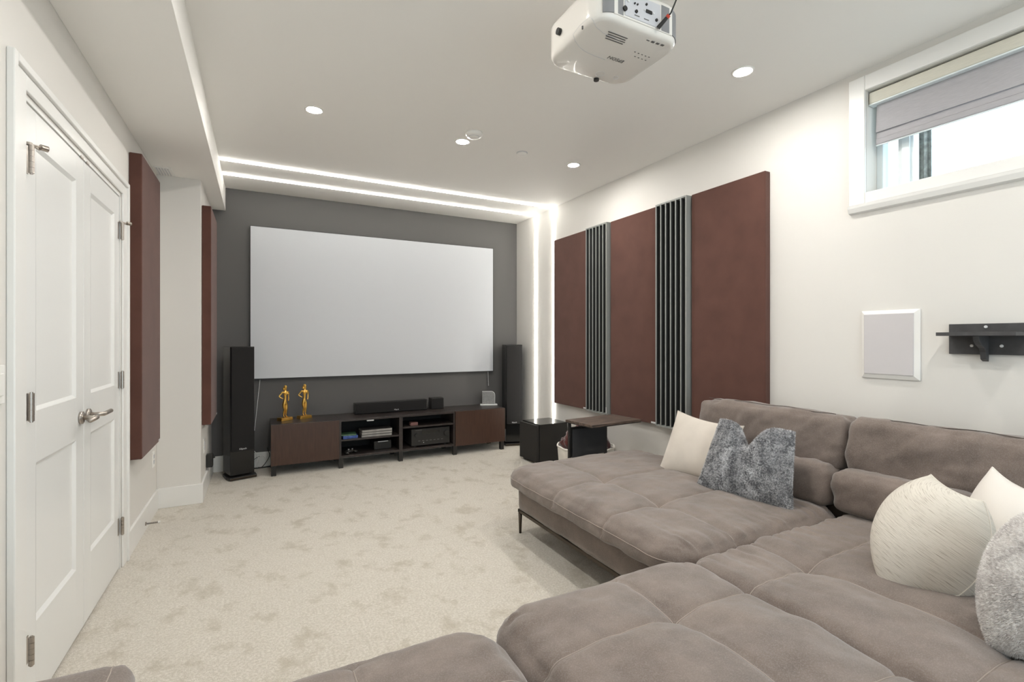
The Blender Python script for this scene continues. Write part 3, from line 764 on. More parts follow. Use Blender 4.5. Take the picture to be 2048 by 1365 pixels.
t = thing('air_vent', (-0.61, 4.33, ZBK), 'small white vent grille under the bulkhead above the column', 'air vent')
MB().box((-0.055, -0.10, -0.006), (0.055, 0.09, 0)).build('vent_frame', 'trim', t, bevel=0.003)
for k in range(5): MB().box((-0.04 + k * 0.017, -0.085, -0.010), (-0.034 + k * 0.017, 0.075, -0.006)).build('slat', 'portgrey', t)

# ------------------------------------------------------------------ acoustic panels
def panel(x0, x1, y0, y1, z0, z1, label, face, group='maroon fabric acoustic panels'):
    off = Vector(((x0 + x1) / 2, (y0 + y1) / 2, z0))
    t = thing('acoustic_panel', off, label, 'wall panel', group=group)
    MB(off).box((x0, y0, z0), (x1, y1, z1)).build('fabric_cover', 'maroon', t, bevel=0.006, seg=3)
    if face < 0:    # right wall: tag in lower near corner
        MB(off).box((x0 - 0.001, y0 + 0.012, z0 + 0.006), (x0 + 0.001, y0 + 0.065, z0 + 0.020)).build('maker_tag', 'printw', t)
    elif face > 0:
        MB(off).box((x1 - 0.001, y1 - 0.06, z0 + 0.006), (x1 + 0.001, y1 - 0.012, z0 + 0.018)).build('maker_tag', 'printw', t)
    return t
PZ0, PZ1 = 0.577, 2.335
PX = XR - 0.052
panel(PX, XR - 0.001, 3.845, 4.445, PZ0, PZ1, 'maroon fabric acoustic panel beside the glowing LED line', -1)
panel(PX, XR - 0.001, 2.915, 3.495, PZ0, PZ1, 'maroon fabric acoustic panel between the two grey slatted panels', -1)
panel(PX, XR - 0.001, 1.975, 2.565, PZ0, PZ1, 'maroon fabric acoustic panel behind the sofa backrest', -1)
panel(XL + 0.001, XL + 0.064, 3.562, 4.16, 0.555, 2.368, 'maroon fabric acoustic panel beside the white double doors', 1)
panel(XC + 0.001, XC + 0.064, 4.50, 5.10, 0.59, 2.32, 'maroon fabric acoustic panel on the side of the white column', 1)
def slatted(y0, y1, label):
    x0 = XR - 0.085; off = Vector((XR, (y0 + y1) / 2, PZ0))
    t = thing('slatted_panel', off, label, 'wall panel', group='grey slatted diffuser panels')
    MB(off).box((XR - 0.012, y0, PZ0), (XR - 0.001, y1, PZ1)).build('backing', 'slatback', t)
    n = 7
    for k in range(n):
        y = y0 + (y1 - y0 - 0.010) * k / (n - 1)
        if k == 0: MB(off).box((x0, y, PZ0), (XR - 0.012, y + 0.012, PZ1)).build('frame_side', 'slat', t, bevel=0.001)
        else:
            sl = MB(off).box((x0, y, PZ0), (x0 + 0.006, y + 0.010, PZ1)).build('slat', 'slat', t, bevel=0.001)
            MB(off).box((x0 + 0.006, y + 0.001, PZ0), (XR - 0.012, y + 0.009, PZ1)).build('fin', 'slatback', sl)
    MB(off).box((x0 + 0.001, y0 + 0.01, PZ1 - 0.012), (XR - 0.012, y1 - 0.01, PZ1)).build('end_cap', 'slat', t)
    MB(off).box((x0 + 0.001, y0 + 0.01, PZ0), (XR - 0.012, y1 - 0.01, PZ0 + 0.012)).build('end_cap', 'slat', t)
    # wells of differing depth between the slats
    for k, dpt in enumerate((0.02, 0.05, 0.035, 0.06, 0.03, 0.045)):
        ya = y0 + (y1 - y0 - 0.010) * k / (n - 1) + 0.010; yb = y0 + (y1 - y0 - 0.010) * (k + 1) / (n - 1)
        MB(off).box((x0 + dpt + 0.012, ya, PZ0 + 0.012), (x0 + dpt + 0.016, yb, PZ1 - 0.012)).build('well', 'slatback', t)
    MB(off).box((x0 - 0.001, y0 + 0.001, PZ0 + 0.012), (x0, y0 + 0.009, PZ0 + 0.07)).build('maker_tag', 'printw', t)
slatted(3.512, 3.828, 'grey slatted diffuser panel nearer the projection screen')
slatted(2.582, 2.898, 'grey slatted diffuser panel nearer the sofa')

# ------------------------------------------------------------------ projection screen
SY = YF - 0.045
a = ony(501, 453, SY); b = ony(986, 497, SY); z1 = (a.z + b.z) / 2; z0 = ony(986, 742, SY).z
off = Vector(((a.x + b.x) / 2, YF, z0))
t = thing('projection_screen', off, 'large pale grey projection screen in thin black frame on charcoal wall', 'projection screen')
MB(off).box((a.x, SY, z0), (b.x, SY + 0.004, z1)).build('screen_surface', 'screen', t)
fw = 0.004
mb = MB(off)
mb.box((a.x - fw, SY - 0.002, z0 - fw), (a.x, YF - 0.001, z1 + fw)); mb.box((b.x, SY - 0.002, z0 - fw), (b.x + fw, YF - 0.001, z1 + fw))
mb.box((a.x, SY - 0.002, z1), (b.x, YF - 0.001, z1 + fw)); mb.box((a.x, SY - 0.002, z0 - fw), (b.x, YF - 0.001, z0))
mb.build('frame', 'black_satin', t)
def chain(p, q, label):
    t = thing('bead_chain', p, label, 'bead chain')
    p, q = Vector(p), Vector(q); L = (q - p).length; n = int(L / 0.011)
    mb = MB(p)
    for k in range(n): mb.ball(p.lerp(q, (k + 0.5) / n), 0.0040, 6)
    mb.build('beads', 'printw', t, True); MB(p).tube([p, q], 0.0012, 5).build('cord', 'printw', t)
chain((ony(520, 760, 5.375)), ony(509, 862, 5.385), 'white bead chain hanging below the screen by the left tower speaker')
chain(ony(976, 744, 5.375), ony(977, 772, 5.375), 'short white bead chain hanging below the screen by the right tower speaker')

# ------------------------------------------------------------------ tower speakers
def tower(x, y, rz, label):
    t = thing('tower_speaker', (x, y, 0), label, 'speaker', rz, group='black floor standing speakers')
    w, d = 0.20, 0.23                      # local: front faces -y at y=0
    MB().box((-w / 2, 0.0, 0.04), (w / 2, d, 1.198)).build('cabinet', 'black_gloss', t, bevel=0.004)
    MB().box((-w / 2 + 0.006, -0.016, 0.255), (w / 2 - 0.006, 0.0, 1.192)).build('grille', 'black_cloth', t, bevel=0.005)
    mb = MB(); pts = []
    for k in range(9): 
        a = math.pi * (0.5 + k / 8 * 0.5); 
        pts.append((-w / 2 - 0.03 + 0.035 + 0.035 * math.cos(a), d + 0.0 + 0.03 * math.sin(a) - 0.03))
    poly = [(-w / 2 - 0.012, -0.03), (w / 2 + 0.012, -0.03), (w / 2 + 0.024, 0.05), (w / 2 + 0.014, d - 0.04), (w / 2 - 0.02, d), (-w / 2 + 0.02, d), (-w / 2 - 0.014, d - 0.04), (-w / 2 - 0.024, 0.05)]
    mb.prism(poly, 2, 0.004, 0.028); mb.build('plinth', 'black_satin', t, bevel=0.004)
    MB().box((-w / 2 - 0.005, -0.034, 0.006), (w / 2 + 0.005, -0.029, 0.024)).build('plinth_bar', 'bronze', t)
    for sx in (-1, 1):
        for yy in (0.01, d - 0.03): MB().cyl((sx * w * 0.45, yy, 0), (sx * w * 0.45, yy, 0.006), 0.01, seg=12).build('foot', 'black_satin', t)
    lettering('Klipsch', 0.021, 'printw', t, frame_mtx((0.0, -0.0165, 0.275), (1, 0, 0), (0, 0, 1)))
tower(-0.128, 5.03, math.radians(17), 'tall black tower speaker standing by the white column')
tower(2.700, 5.11, math.radians(-15), 'tall black tower speaker standing behind the subwoofer')

# ------------------------------------------------------------------ media bench
BX0, BX1, BY0, BY1, BZ0, BZ1 = 0.10, 2.505, 4.975, 5.385, 0.10, 0.478
boff = Vector(((BX0 + BX1) / 2, BY0, 0))
t = thing('media_bench', boff, 'long low black-brown media bench with two brown end doors and open shelves', 'tv bench')
cuts = [BX0, BX0 + 0.60, BX0 + 1.802, BX1]
e = 0.0008
for x0, x1 in zip(cuts, cuts[1:]):
    MB(boff).box((x0 + e, BY0 + 0.004, BZ1 - 0.022), (x1 - e, BY1, BZ1)).build('top_panel', 'blackbrown', t, bevel=0.001)
    MB(boff).box((x0 + e, BY0 + 0.004, BZ0), (x1 - e, BY1, BZ0 + 0.022)).build('bottom_panel', 'blackbrown', t, bevel=0.001)
    MB(boff).box((x0 + e, BY1 - 0.006, BZ0), (x1 - e, BY1, BZ1)).build('back_panel', 'black_matte', t)
    for s0 in (x0 + e, x1 - 0.018 - e):
        MB(boff).box((s0, BY0 + 0.004, BZ0 + 0.022), (s0 + 0.018, BY1, BZ1 - 0.022)).build('side_panel', 'blackbrown', t)
MB(boff).box((1.289, BY0 + 0.004, BZ0 + 0.022), (1.325, BY1 - 0.01, BZ1 - 0.022)).build('divider', 'blackbrown', t)
MB(boff).box((cuts[1] + 0.019, BY0 + 0.012, 0.262), (1.289, BY1 - 0.01, 0.278)).build('shelf', 'blackbrown', t)
MB(boff).box((1.325, BY0 + 0.012, 0.335), (cuts[2] - 0.019, BY1 - 0.01, 0.351)).build('shelf', 'blackbrown', t)
for x0, x1 in ((BX0, cuts[1]), (cuts[2], BX1)):
    MB(boff).box((x0 + 0.001, BY0 - 0.014, BZ0 - 0.002), (x1 - 0.002, BY0 + 0.003, BZ1 - 0.004)).build('door', 'brownwood', t, bevel=0.0015)
for x in (BX0 + 0.004, cuts[1] - 0.005, 1.286, cuts[2] - 0.02, BX1 - 0.048):
    for yy in (BY0 + 0.006, BY1 - 0.05):
        MB(boff).box((x, yy, 0), (x + 0.042, yy + 0.042, BZ0)).build('leg', 'black_satin', t, bevel=0.001)
SZ = BZ1
# statuettes
def statue(x, y, rz, label):
    t = thing('gold_statuette', (x, y, SZ), label, 'statuette', rz, group='gold statuettes on the media bench')
    MB().prism([(-0.062, 0.0), (0.062, 0.0), (0.056, 0.026), (-0.056, 0.026)], 1, -0.038, 0.038).build('pedestal', 'gold', t, bevel=0.002)
    MB().box((-0.058, -0.034, 0.024), (0.058, 0.034, 0.028)).build('pedestal_top', 'gold', t)
    J = {  # name: (pos, radius x, radius y)
        'pelvis': ((0.000, 0.002, 0.178), 0.0235, 0.018), 'waist': ((0.003, 0.0, 0.213), 0.0155, 0.012), 'rib': ((0.004, -0.002, 0.238), 0.019, 0.014),
        'chest': ((0.004, -0.003, 0.258), 0.0245, 0.0165), 'neck0': ((0.005, 0.001, 0.284), 0.0115, 0.009), 'neck': ((0.006, 0.0, 0.296), 0.0068, 0.0066),
        'head0': ((0.007, -0.002, 0.310), 0.0115, 0.0125), 'head': ((0.008, -0.001, 0.324), 0.0125, 0.0145), 'crown': ((0.008, 0.002, 0.336), 0.007, 0.008),
        'lhip': ((0.0125, 0.0, 0.158), 0.0165, 0.0165), 'lthigh': ((0.014, -0.002, 0.132), 0.0145, 0.0148), 'lknee': ((0.012, -0.006, 0.102), 0.0098, 0.0102), 'lcalf': ((0.012, 0.001, 0.080), 0.0098, 0.0105), 'lank': ((0.011, 0.001, 0.044), 0.0055, 0.006), 'lfoot': ((0.012, -0.008, 0.033), 0.006, 0.0055), 'ltoe': ((0.013, -0.022, 0.031), 0.0055, 0.0035),
        'rhip': ((-0.0125, 0.002, 0.158), 0.0165, 0.0165), 'rthigh': ((-0.010, 0.002, 0.132), 0.0145, 0.0148), 'rknee': ((-0.003, 0.0, 0.102), 0.0098, 0.0102), 'rcalf': ((-0.005, 0.008, 0.080), 0.0098, 0.0105), 'rank': ((-0.008, 0.009, 0.044), 0.0055, 0.006), 'rfoot': ((-0.009, 0.0, 0.033), 0.006, 0.0055), 'rtoe': ((-0.012, -0.013, 0.031), 0.0055, 0.0035),
        'rsh': ((-0.026, 0.0, 0.275), 0.0095, 0.009), 'rup': ((-0.036, 0.006, 0.258), 0.0075, 0.0075), 'relb': ((-0.055, 0.012, 0.236), 0.0055, 0.0055), 'rfore': ((-0.042, 0.002, 0.222), 0.0055, 0.0055), 'rhand': ((-0.024, -0.008, 0.210), 0.0045, 0.0045),
        'lsh': ((0.034, 0.0, 0.274), 0.0095, 0.009), 'lup': ((0.040, 0.002, 0.254), 0.0075, 0.0075), 'lelb': ((0.040, 0.002, 0.226), 0.0055, 0.0055), 'lfore': ((0.034, -0.008, 0.206), 0.0055, 0.0055), 'lhand': ((0.027, -0.014, 0.184), 0.0045, 0.0045)}
    E = [('pelvis', 'waist'), ('waist', 'rib'), ('rib', 'chest'), ('chest', 'neck0'), ('neck0', 'neck'), ('neck', 'head0'), ('head0', 'head'), ('head', 'crown'),
         ('pelvis', 'lhip'), ('lhip', 'lthigh'), ('lthigh', 'lknee'), ('lknee', 'lcalf'), ('lcalf', 'lank'), ('lank', 'lfoot'), ('lfoot', 'ltoe'),
         ('pelvis', 'rhip'), ('rhip', 'rthigh'), ('rthigh', 'rknee'), ('rknee', 'rcalf'), ('rcalf', 'rank'), ('rank', 'rfoot'), ('rfoot', 'rtoe'),
         ('chest', 'rsh'), ('rsh', 'rup'), ('rup', 'relb'), ('relb', 'rfore'), ('rfore', 'rhand'), ('chest', 'lsh'), ('lsh', 'lup'), ('lup', 'lelb'), ('lelb', 'lfore'), ('lfore', 'lhand')]
    names = list(J); me = bpy.data.meshes.new('figure')
    me.from_pydata([J[n_][0] for n_ in names], [(names.index(a_), names.index(b_)) for a_, b_ in E], [])
    ob = link('figure', me, None, t); me.materials.append(M['gold'])
    md = ob.modifiers.new('skin', 'SKIN'); md.use_smooth_shade = True; md.branch_smoothing = 0.4
    for i, n_ in enumerate(names):
        sv = me.skin_vertices[0].data[i]; sv.radius = (J[n_][1], J[n_][2]); sv.use_root = (n_ == 'pelvis')
    ob.modifiers.new('sub', 'SUBSURF').levels = 2; ob.modifiers['sub'].render_levels = 2
    mb = MB()
    mb.ball((0.008, 0.006, 0.322), 0.0165, 14, (0.95, 0.95, 1.05)); mb.ball((0.002, 0.012, 0.304), 0.0125, 12, (1.2, 0.8, 1.5)); mb.ball((0.018, 0.010, 0.300), 0.009, 10, (1, 0.8, 1.7))
    mb.build('hair', 'gold', t, True)
    mb = MB()
    for sx in (-1, 1): mb.ball((0.004 + sx * 0.0115, -0.0165, 0.259), 0.0105, 12, (1, 0.9, 1))
    mb.build('bikini_top', 'gold', t, True)
statue(0.228, 5.20, math.radians(32), 'gold female statuette nearer the left tower speaker')
statue(0.405, 5.245, math.radians(25), 'gold female statuette nearer the soundbar')
# soundbar
sb = thing('soundbar', (1.30, 5.26, SZ), 'long black soundbar lying on the media bench', 'soundbar')
MB().box((-0.415, -0.045, 0.004), (0.365, 0.045, 0.118)).build('body', 'black_gloss', sb, bevel=0.006)
MB().box((-0.405, -0.050, 0.010), (0.357, -0.044, 0.112)).build('grille', 'black_cloth', sb, bevel=0.002)
MB().box((-0.36, -0.03, 0), (-0.30, 0.03, 0.006)).build('foot', 'black_satin', sb); MB().box((0.25, -0.03, 0), (0.31, 0.03, 0.006)).build('foot', 'black_satin', sb)
lettering('Klipsch', 0.017, 'printw', sb, frame_mtx((0.02, -0.0508, 0.030), (1, 0, 0), (0, 0, 1)))
cs = thing('center_speaker_box', (1.79, 5.27, SZ), 'small black speaker box beside the soundbar end', 'speaker')
MB().box((-0.075, -0.05, 0.0), (0.07, 0.06, 0.125)).build('body', 'black_satin', cs, bevel=0.004); MB().box((-0.068, -0.056, 0.006), (0.063, -0.05, 0.119)).build('grille', 'black_cloth', cs, bevel=0.002)
# felt divider
ft = thing('felt_bookend', (2.44, 5.275, SZ), 'grey felt arched stand with pale edge on the bench end', 'bookend')
pts = [(-0.075, 0.012), (0.075, 0.012), (0.075, 0.11)] + [(0.030 + 0.045 * math.cos(a_), 0.115 + 0.045 * math.sin(a_)) for a_ in np.linspace(0, math.pi / 2, 8)] + [(-0.075, 0.16)]
rzf = math.radians(-22)
mbf = MB(); mbf.prism(pts, 1, -0.006, 0.006); f1 = mbf.build('felt_face', 'felt', ft); f1.rotation_euler = (0, 0, rzf)
mbf = MB(); mbf.tube([(x, 0.0, z) for x, z in pts[1:]], 0.0052, 8); f2 = mbf.build('edge_band', 'acrylic', ft, True); f2.rotation_euler = (0, 0, rzf)
mbf = MB(); mbf.box((-0.10, -0.045, 0), (0.105, 0.03, 0.012)); f3 = mbf.build('base', 'acrylic', ft, bevel=0.003); f3.rotation_euler = (0, 0, rzf)
# things on the shelves
def simple(name, a, b, m, label, cat, rz=0.0, bevel=0.002, group=None):
    c = Vector(((a[0] + b[0]) / 2, (a[1] + b[1]) / 2, min(a[2], b[2])))
    o_ = MB(c).box(a, b, rz).build(name, m, None, bevel=bevel); o_.location = c
    return tag(o_, label, cat, group)
for k, (m, dx, l) in enumerate((('blue', 0, 'blue plastic case at the bottom of the small shelf pile'), ('blue', 0.006, 'blue plastic case in the middle of the small shelf pile'), ('green', -0.004, 'green game case on top of the small shelf pile'))):
    simple('game_case', (0.733 + dx, 5.01, 0.278 + k * 0.0145), (0.875 + dx, 5.15, 0.2918 + k * 0.0145), m, l, 'game case', math.radians(6 - 5 * k), group='small case pile')
for k, l in enumerate(('bottom grey magazine of the stack of three on the open shelf', 'middle grey magazine of the stack of three on the open shelf', 'top grey magazine of the stack of three on the open shelf')):
    z = 0.278 + k * 0.025
    mg = thing('magazine', (1.07, 5.09, z), l, 'magazine', math.radians(1.5 * (k - 1)), group='stack of magazines')
    MB().box((-0.15, -0.085, 0.002), (0.15, 0.085, 0.022)).build('pages', 'magazine', mg, bevel=0.001)
    MB().box((-0.152, -0.087, 0.0), (0.152, 0.087, 0.002)).build('cover', 'magazine2', mg); MB().box((-0.152, -0.087, 0.022), (0.152, 0.087, 0.0245)).build('cover', 'magazine2', mg)
tray = thing('cable_box', (1.145, 5.16, 0.122), 'small black set-top box low on the open shelf', 'set-top box')
MB().box((-0.09, -0.07, 0), (0.09, 0.07, 0.088)).build('body', 'black_satin', tray, bevel=0.006); MB().box((-0.05, -0.074, 0.078), (0.055, -0.07, 0.086)).build('front_strip', 'printw', tray)
gp = thing('game_controller', (0.81, 5.06, 0.122), 'dark game controller lying on the lowest open shelf', 'game controller', 0.5)
mb = MB(); mb.ball((0, 0, 0.022), 0.05, 16, (1.0, 0.6, 0.42)); mb.ball((-0.05, -0.02, 0.016), 0.026, 12, (0.9, 1.2, 0.6)); mb.ball((0.05, -0.02, 0.016), 0.026, 12, (0.9, 1.2, 0.6)); mb.build('shell', 'black_satin', gp, True)
for sx in (-0.022, 0.022): MB().cyl((sx, -0.012, 0.038), (sx, -0.012, 0.048), 0.008, seg=14).build('thumb_stick', 'grey_plastic', gp)
rm = simple('pink_box', (1.425, 5.03, 0.351), (1.502, 5.10, 0.383), 'pink', 'small dusty pink box on the upper right open shelf', 'box')
ir = thing('cable_clip', (1.00, 5.0, 0.456), 'small silver clip stuck under the bench top edge', 'clip')
MB().box((-0.035, -0.012, -0.016), (0.035, 0.012, 0.0)).build('clip_body', 'printw', ir, bevel=0.004)
# receiver
rc = thing('av_receiver', (1.64, 5.02, 0.122), 'black home theatre receiver with round volume knob on bench shelf', 'receiver')
MB().box((-0.212, 0.0, 0.014), (0.212, 0.30, 0.190)).build('chassis', 'black_matte', rc, bevel=0.003)
MB().box((-0.212, -0.008, 0.014), (0.212, 0.0, 0.190)).build('front_panel', 'black_satin', rc, bevel=0.003)
MB().box((-0.10, -0.010, 0.135), (0.10, -0.008, 0.168)).build('display', 'black_gloss', rc)
MB().cyl((0.17, -0.03, 0.125), (0.17, -0.008, 0.125), 0.028, seg=28).build('volume_knob', 'black_satin', rc, bevel=0.002); MB().cyl((-0.16, -0.026, 0.125), (-0.16, -0.008, 0.125), 0.02, seg=24).build('input_knob', 'black_satin', rc, bevel=0.002)
for k in range(7): MB().box((-0.14 + k * 0.042, -0.011, 0.060), (-0.118 + k * 0.042, -0.008, 0.066)).build('button', 'print', rc)
MB().box((-0.085, -0.0095, 0.040), (-0.078, -0.008, 0.047)).build('indicator', 'printw', rc)
MB().box((-0.17, -0.0095, 0.175), (-0.10, -0.008, 0.180)).build('badge', 'print', rc)
for sx in (-0.17, 0.17):
    for yy in (0.03, 0.26): MB().cyl((sx, yy, 0), (sx, yy, 0.014), 0.02, seg=16).build('foot', 'black_satin', rc)

# ------------------------------------------------------------------ subwoofer
s0 = Vector((2.655, 4.365, 0))
t = thing('subwoofer', s0, 'black cube subwoofer beside the media bench with glossy top', 'subwoofer', math.radians(1.5))
MB().box((-0.155, -0.172, 0.018), (0.185, 0.172, 0.402)).build('cabinet', 'black_satin', t, bevel=0.003)
MB().box((-0.192, -0.168, 0.024), (-0.160, 0.168, 0.396)).build('grille', 'sub_cloth', t, bevel=0.004)
MB().box((-0.151, -0.168, 0.402), (0.181, 0.168, 0.4035)).build('top_sheet', 'black_gloss', t)
for sx in (-0.13, 0.15):
    for sy in (-0.14, 0.14): MB().cyl((sx, sy, 0), (sx, sy, 0.018), 0.016, seg=14).build('foot', 'black_satin', t)

# ------------------------------------------------------------------ c-shaped side table
tz = 0.62
t = thing('side_table', (2.462, 3.12, 0), 'C-shaped side table with rustic dark wood top and black pocket frame', 'side table', math.radians(5))
for k in range(4):
    y0 = -0.16 + k * 0.08
    MB().box((-0.262, y0 + 0.0004, tz - 0.018), (0.262, y0 + 0.0796, tz)).build('plank', 'rustic', t, bevel=0.0015)
MB().box((-0.26, -0.158, tz - 0.024), (0.26, 0.158, tz - 0.018)).build('top_frame', 'black_satin', t)
yp = 0.12
for x in (-0.255, 0.135):
    MB().box((x, yp, 0.02), (x + 0.02, yp + 0.02, tz - 0.024)).build('upright', 'black_satin', t, bevel=0.001)
    MB().box((x, -0.16, 0.0), (x + 0.02, yp + 0.02, 0.02)).build('foot_bar', 'black_satin', t, bevel=0.001)
MB().box((-0.235, yp + 0.004, 0.548), (0.135, yp + 0.016, 0.560)).build('rail', 'black_satin', t)
MB().box((-0.235, yp + 0.004, 0.02), (0.135, yp + 0.016, 0.032)).build('rail', 'black_satin', t)
mb = MB()
pp = [(-0.228, 0.545), (0.128, 0.545), (0.128, 0.32), (-0.228, 0.32)]
mb.prism(pp, 1, yp - 0.010, yp - 0.006); mb.prism(pp, 1, yp + 0.024, yp + 0.028); mb.box((-0.228, yp - 0.01, 0.316), (0.128, yp + 0.034, 0.322)); mb.build('fabric_pocket', 'pocket_cloth', t)

# ------------------------------------------------------------------ basket with throw
bs = Vector((2.612, 3.565, 0))
t = thing('fabric_basket', bs, 'round ivory basket behind the side table', 'basket')
MB().lathe([(0.0, 0.0), (0.22, 0.0), (0.232, 0.02), (0.252, 0.285), (0.254, 0.308), (0.247, 0.311), (0.242, 0.29), (0.224, 0.022), (0.0, 0.015)], (0, 0, 0), 48).build('basket_body', 'ivory', t, True)
MB().tube([(0.2515 * math.cos(a_), 0.2515 * math.sin(a_), 0.308 + 0.004 * math.sin(a_ * 9)) for a_ in np.linspace(0, 2 * math.pi, 60)[:-1]], 0.008, 8, True).build('rim', 'ivory', t, True)
th = thing('throw_blanket', bs + Vector((0, 0, 0.02)), 'fluffy maroon throw blanket bunched in the ivory basket', 'blanket')
nu, nv = 72, 40; V = []; Fc = []
for j_ in range(nv + 1):
    ph = math.pi * j_ / nv
    for i_ in range(nu):
        a_ = 2 * math.pi * i_ / nu
        rr = 0.218; zz = math.cos(ph)
        x, y, z = rr * math.sin(ph) * math.cos(a_), rr * math.sin(ph) * math.sin(a_), 0.215 + (0.245 if zz > 0 else 0.21) * zz
        V.append((x, y, z))
P = np.array(V); nn_ = P - np.array([0, 0, 0.24]); nn_ /= np.maximum(np.linalg.norm(nn_, axis=1), 1e-6)[:, None]
up = np.clip((P[:, 2] - 0.24) / 0.06, 0, 1)
fold = np.abs(vnoise(P[:, 0] * 15 + P[:, 2] * 9 + 4, P[:, 1] * 15 - P[:, 2] * 7 + 9)) * 0.10 + vnoise(P[:, 0] * 40 + P[:, 2] * 30, P[:, 1] * 40 + P[:, 2] * 22) * 0.02
P = P + nn_ * ((fold - 0.006) * up)[:, None]
for j_ in range(nv):
    for i_ in range(nu):
        k = (i_ + 1) % nu; Fc.append((j_ * nu + i_, (j_ + 1) * nu + i_, (j_ + 1) * nu + k, j_ * nu + k))
me = bpy.data.meshes.new('blanket_folds'); me.from_pydata(P.tolist(), [], Fc); me.update(); link('blanket_folds', me, 'throw', th, True)

# ------------------------------------------------------------------ projector
pj0 = Vector((1.16, 1.435, 2.335))
t = thing('projector', pj0, 'white ceiling mounted projector with grey rear vents and ports', 'projector')
PX0, PX1, PY0, PY1, PZ_0, PZ_1 = 0.984, 1.366, 1.268, 1.615, 2.335, 2.466
bod, _, _ = cushion('housing', (PX0, PY0, PZ_0), (PX1, PY1, PZ_1), pj0, t, 'projector', res=0.008, r=0.018, rp=0.075, crown=0.006, bottom_crown=0.012, lump=0, stitch=False)
ry = PY0
def pbox(name, x0, x1, z0, z1, d0, d1, m, bevel=0.004):
    return MB(pj0).box((x0, ry + d0, z0), (x1, ry + d1, z1)).build(name, m, t, bevel=bevel)
# rear: recessed port plate between two curved grey vents
pbox('rear_bezel', PX0 + 0.06, PX1 - 0.06, PZ_0 + 0.014, PZ_1 - 0.016, -0.003, 0.02, 'projector', 0.003)
pbox('port_panel', 1.087, 1.247, PZ_0 + 0.020, PZ_1 - 0.028, -0.0055, 0.0, 'portgrey', 0.002)
def corner_vent(sgn):
    mb = MB(pj0); cxv = PX1 if sgn > 0 else PX0
    n = 12; prof = []
    xin = 1.252 if sgn > 0 else 1.082
    cc = Vector((cxv - sgn * 0.075, PY0 + 0.075))
    path = [(xin, PY0 - 0.004)]
    for k in range(n + 1):
        a_ = -math.pi / 2 + sgn * (k / n) * math.radians(66 if sgn > 0 else 40)
        path.append((cc.x + 0.078 * math.cos(a_), cc.y + 0.078 * math.sin(a_)))
    inner = [(cc.x + (p_[0] - cc.x) * 0.90, cc.y + (p_[1] - cc.y) * 0.90) for p_ in path][::-1]
    poly = path + inner
    mb.prism(poly, 2, PZ_0 + 0.017, PZ_1 - 0.024)
    mb.build('rear_vent', 'grey_plastic', t)
corner_vent(1); corner_vent(-1)
def jack(x, z, r, m='black_satin', dd=0.004):
    MB(pj0).cyl((x, ry - 0.0055 - dd, z), (x, ry - 0.005, z), r, seg=18).build('socket', m, t)
for x, z, r, m in ((1.086, 2.375, 0.0085, 'black_satin'), (1.100, 2.405, 0.005, 'printw'), (1.102, 2.425, 0.004, 'black_satin'), (1.135, 2.380, 0.0055, 'black_satin'), (1.128, 2.405, 0.003, 'black_satin'), (1.140, 2.405, 0.003, 'black_satin'), (1.180, 2.418, 0.004, 'black_satin'), (1.226, 2.378, 0.005, 'black_satin')):
    jack(x, z, r, m)
MB(pj0).box((1.178, ry - 0.009, 2.390), (1.206, ry - 0.005, 2.402)).build('socket', 'black_satin', t, bevel=0.003)
for sx in (1.172, 1.212): jack(sx, 2.396, 0.003, 'printw')
for sx in (1.128, 1.170): MB(pj0).box((sx, ry - 0.0062, 2.3655), (sx + 0.022, ry - 0.005, 2.3685)).build('port_print', 'print', t)
zb = PZ_0 - 0.0105
# underside markings (read from the rear side)
def under(txt, u, v, size, m='print', name='lettering'):
    p_ = onz(u, v, zb)
    lettering(txt, size, m, t, frame_mtx(p_ - pj0 + Vector((0, 0, 0.0085 * 0)), (-1, 0, 0), (0, 1, 0)) , name)
def underz(p):   # local surface height of the domed underside
    uu = (p.x - (PX0 + PX1) / 2) / ((PX1 - PX0) / 2); vv = (p.y - (PY0 + PY1) / 2) / ((PY1 - PY0) / 2)
    return PZ_0 - 0.012 * (1 - abs(uu) ** 3) * (1 - abs(vv) ** 3) - 0.0009
p_ = onz(1232, 117, PZ_0 - 0.009); lettering('EPSON', 0.024, 'print', t, frame_mtx(Vector((p_.x, p_.y, underz(p_))) - pj0, (-1, 0, 0), (0, 1, 0)))
def ubox(u, v, w, d, m='print', name='label_print', rz=0.0):
    p_ = onz(u, v, PZ_0 - 0.008); q = Vector((p_.x, p_.y, underz(p_)))
    MB(pj0).box(q - Vector((w / 2, d / 2, 0.0006)), q + Vector((w / 2, d / 2, 0.0006)), rz).build(name, m, t)
for k in range(4): ubox(1236 - k * 2.6, 70 + k * 3.6, 0.085 - 0.008 * (k % 2), 0.0035, 'print')
for du in range(4): ubox(1296 + du * 9.5, 82 + du * 3.4, 0.013, 0.008 if du else 0.003, 'print', 'port_icon')
for k in range(9): ubox(1270 + (k % 5) * 7, 102 + (k % 5) * 3 + (k // 5) * 9, 0.006, 0.0025, 'print', 'key_icon')
def uring(u, v, r, m='portgrey', name='screw_ring', solid=False):
    p_ = onz(u, v, PZ_0 - 0.006); q = Vector((p_.x, p_.y, underz(p_)))
    if solid: MB(pj0).cyl(q + Vector((0, 0, 0.004)), q - Vector((0, 0, 0.006)), r, seg=20).build(name, m, t)
    else: MB(pj0).tube([q + Vector((r * math.cos(a_), r * math.sin(a_), 0)) for a_ in np.linspace(0, 2 * math.pi, 30)[:-1]], 0.0007, 6, True).build(name, m, t)
uring(1200, 146, 0.018); uring(1232, 154, 0.010); uring(1165, 58, 0.003, 'print', 'screw', True)
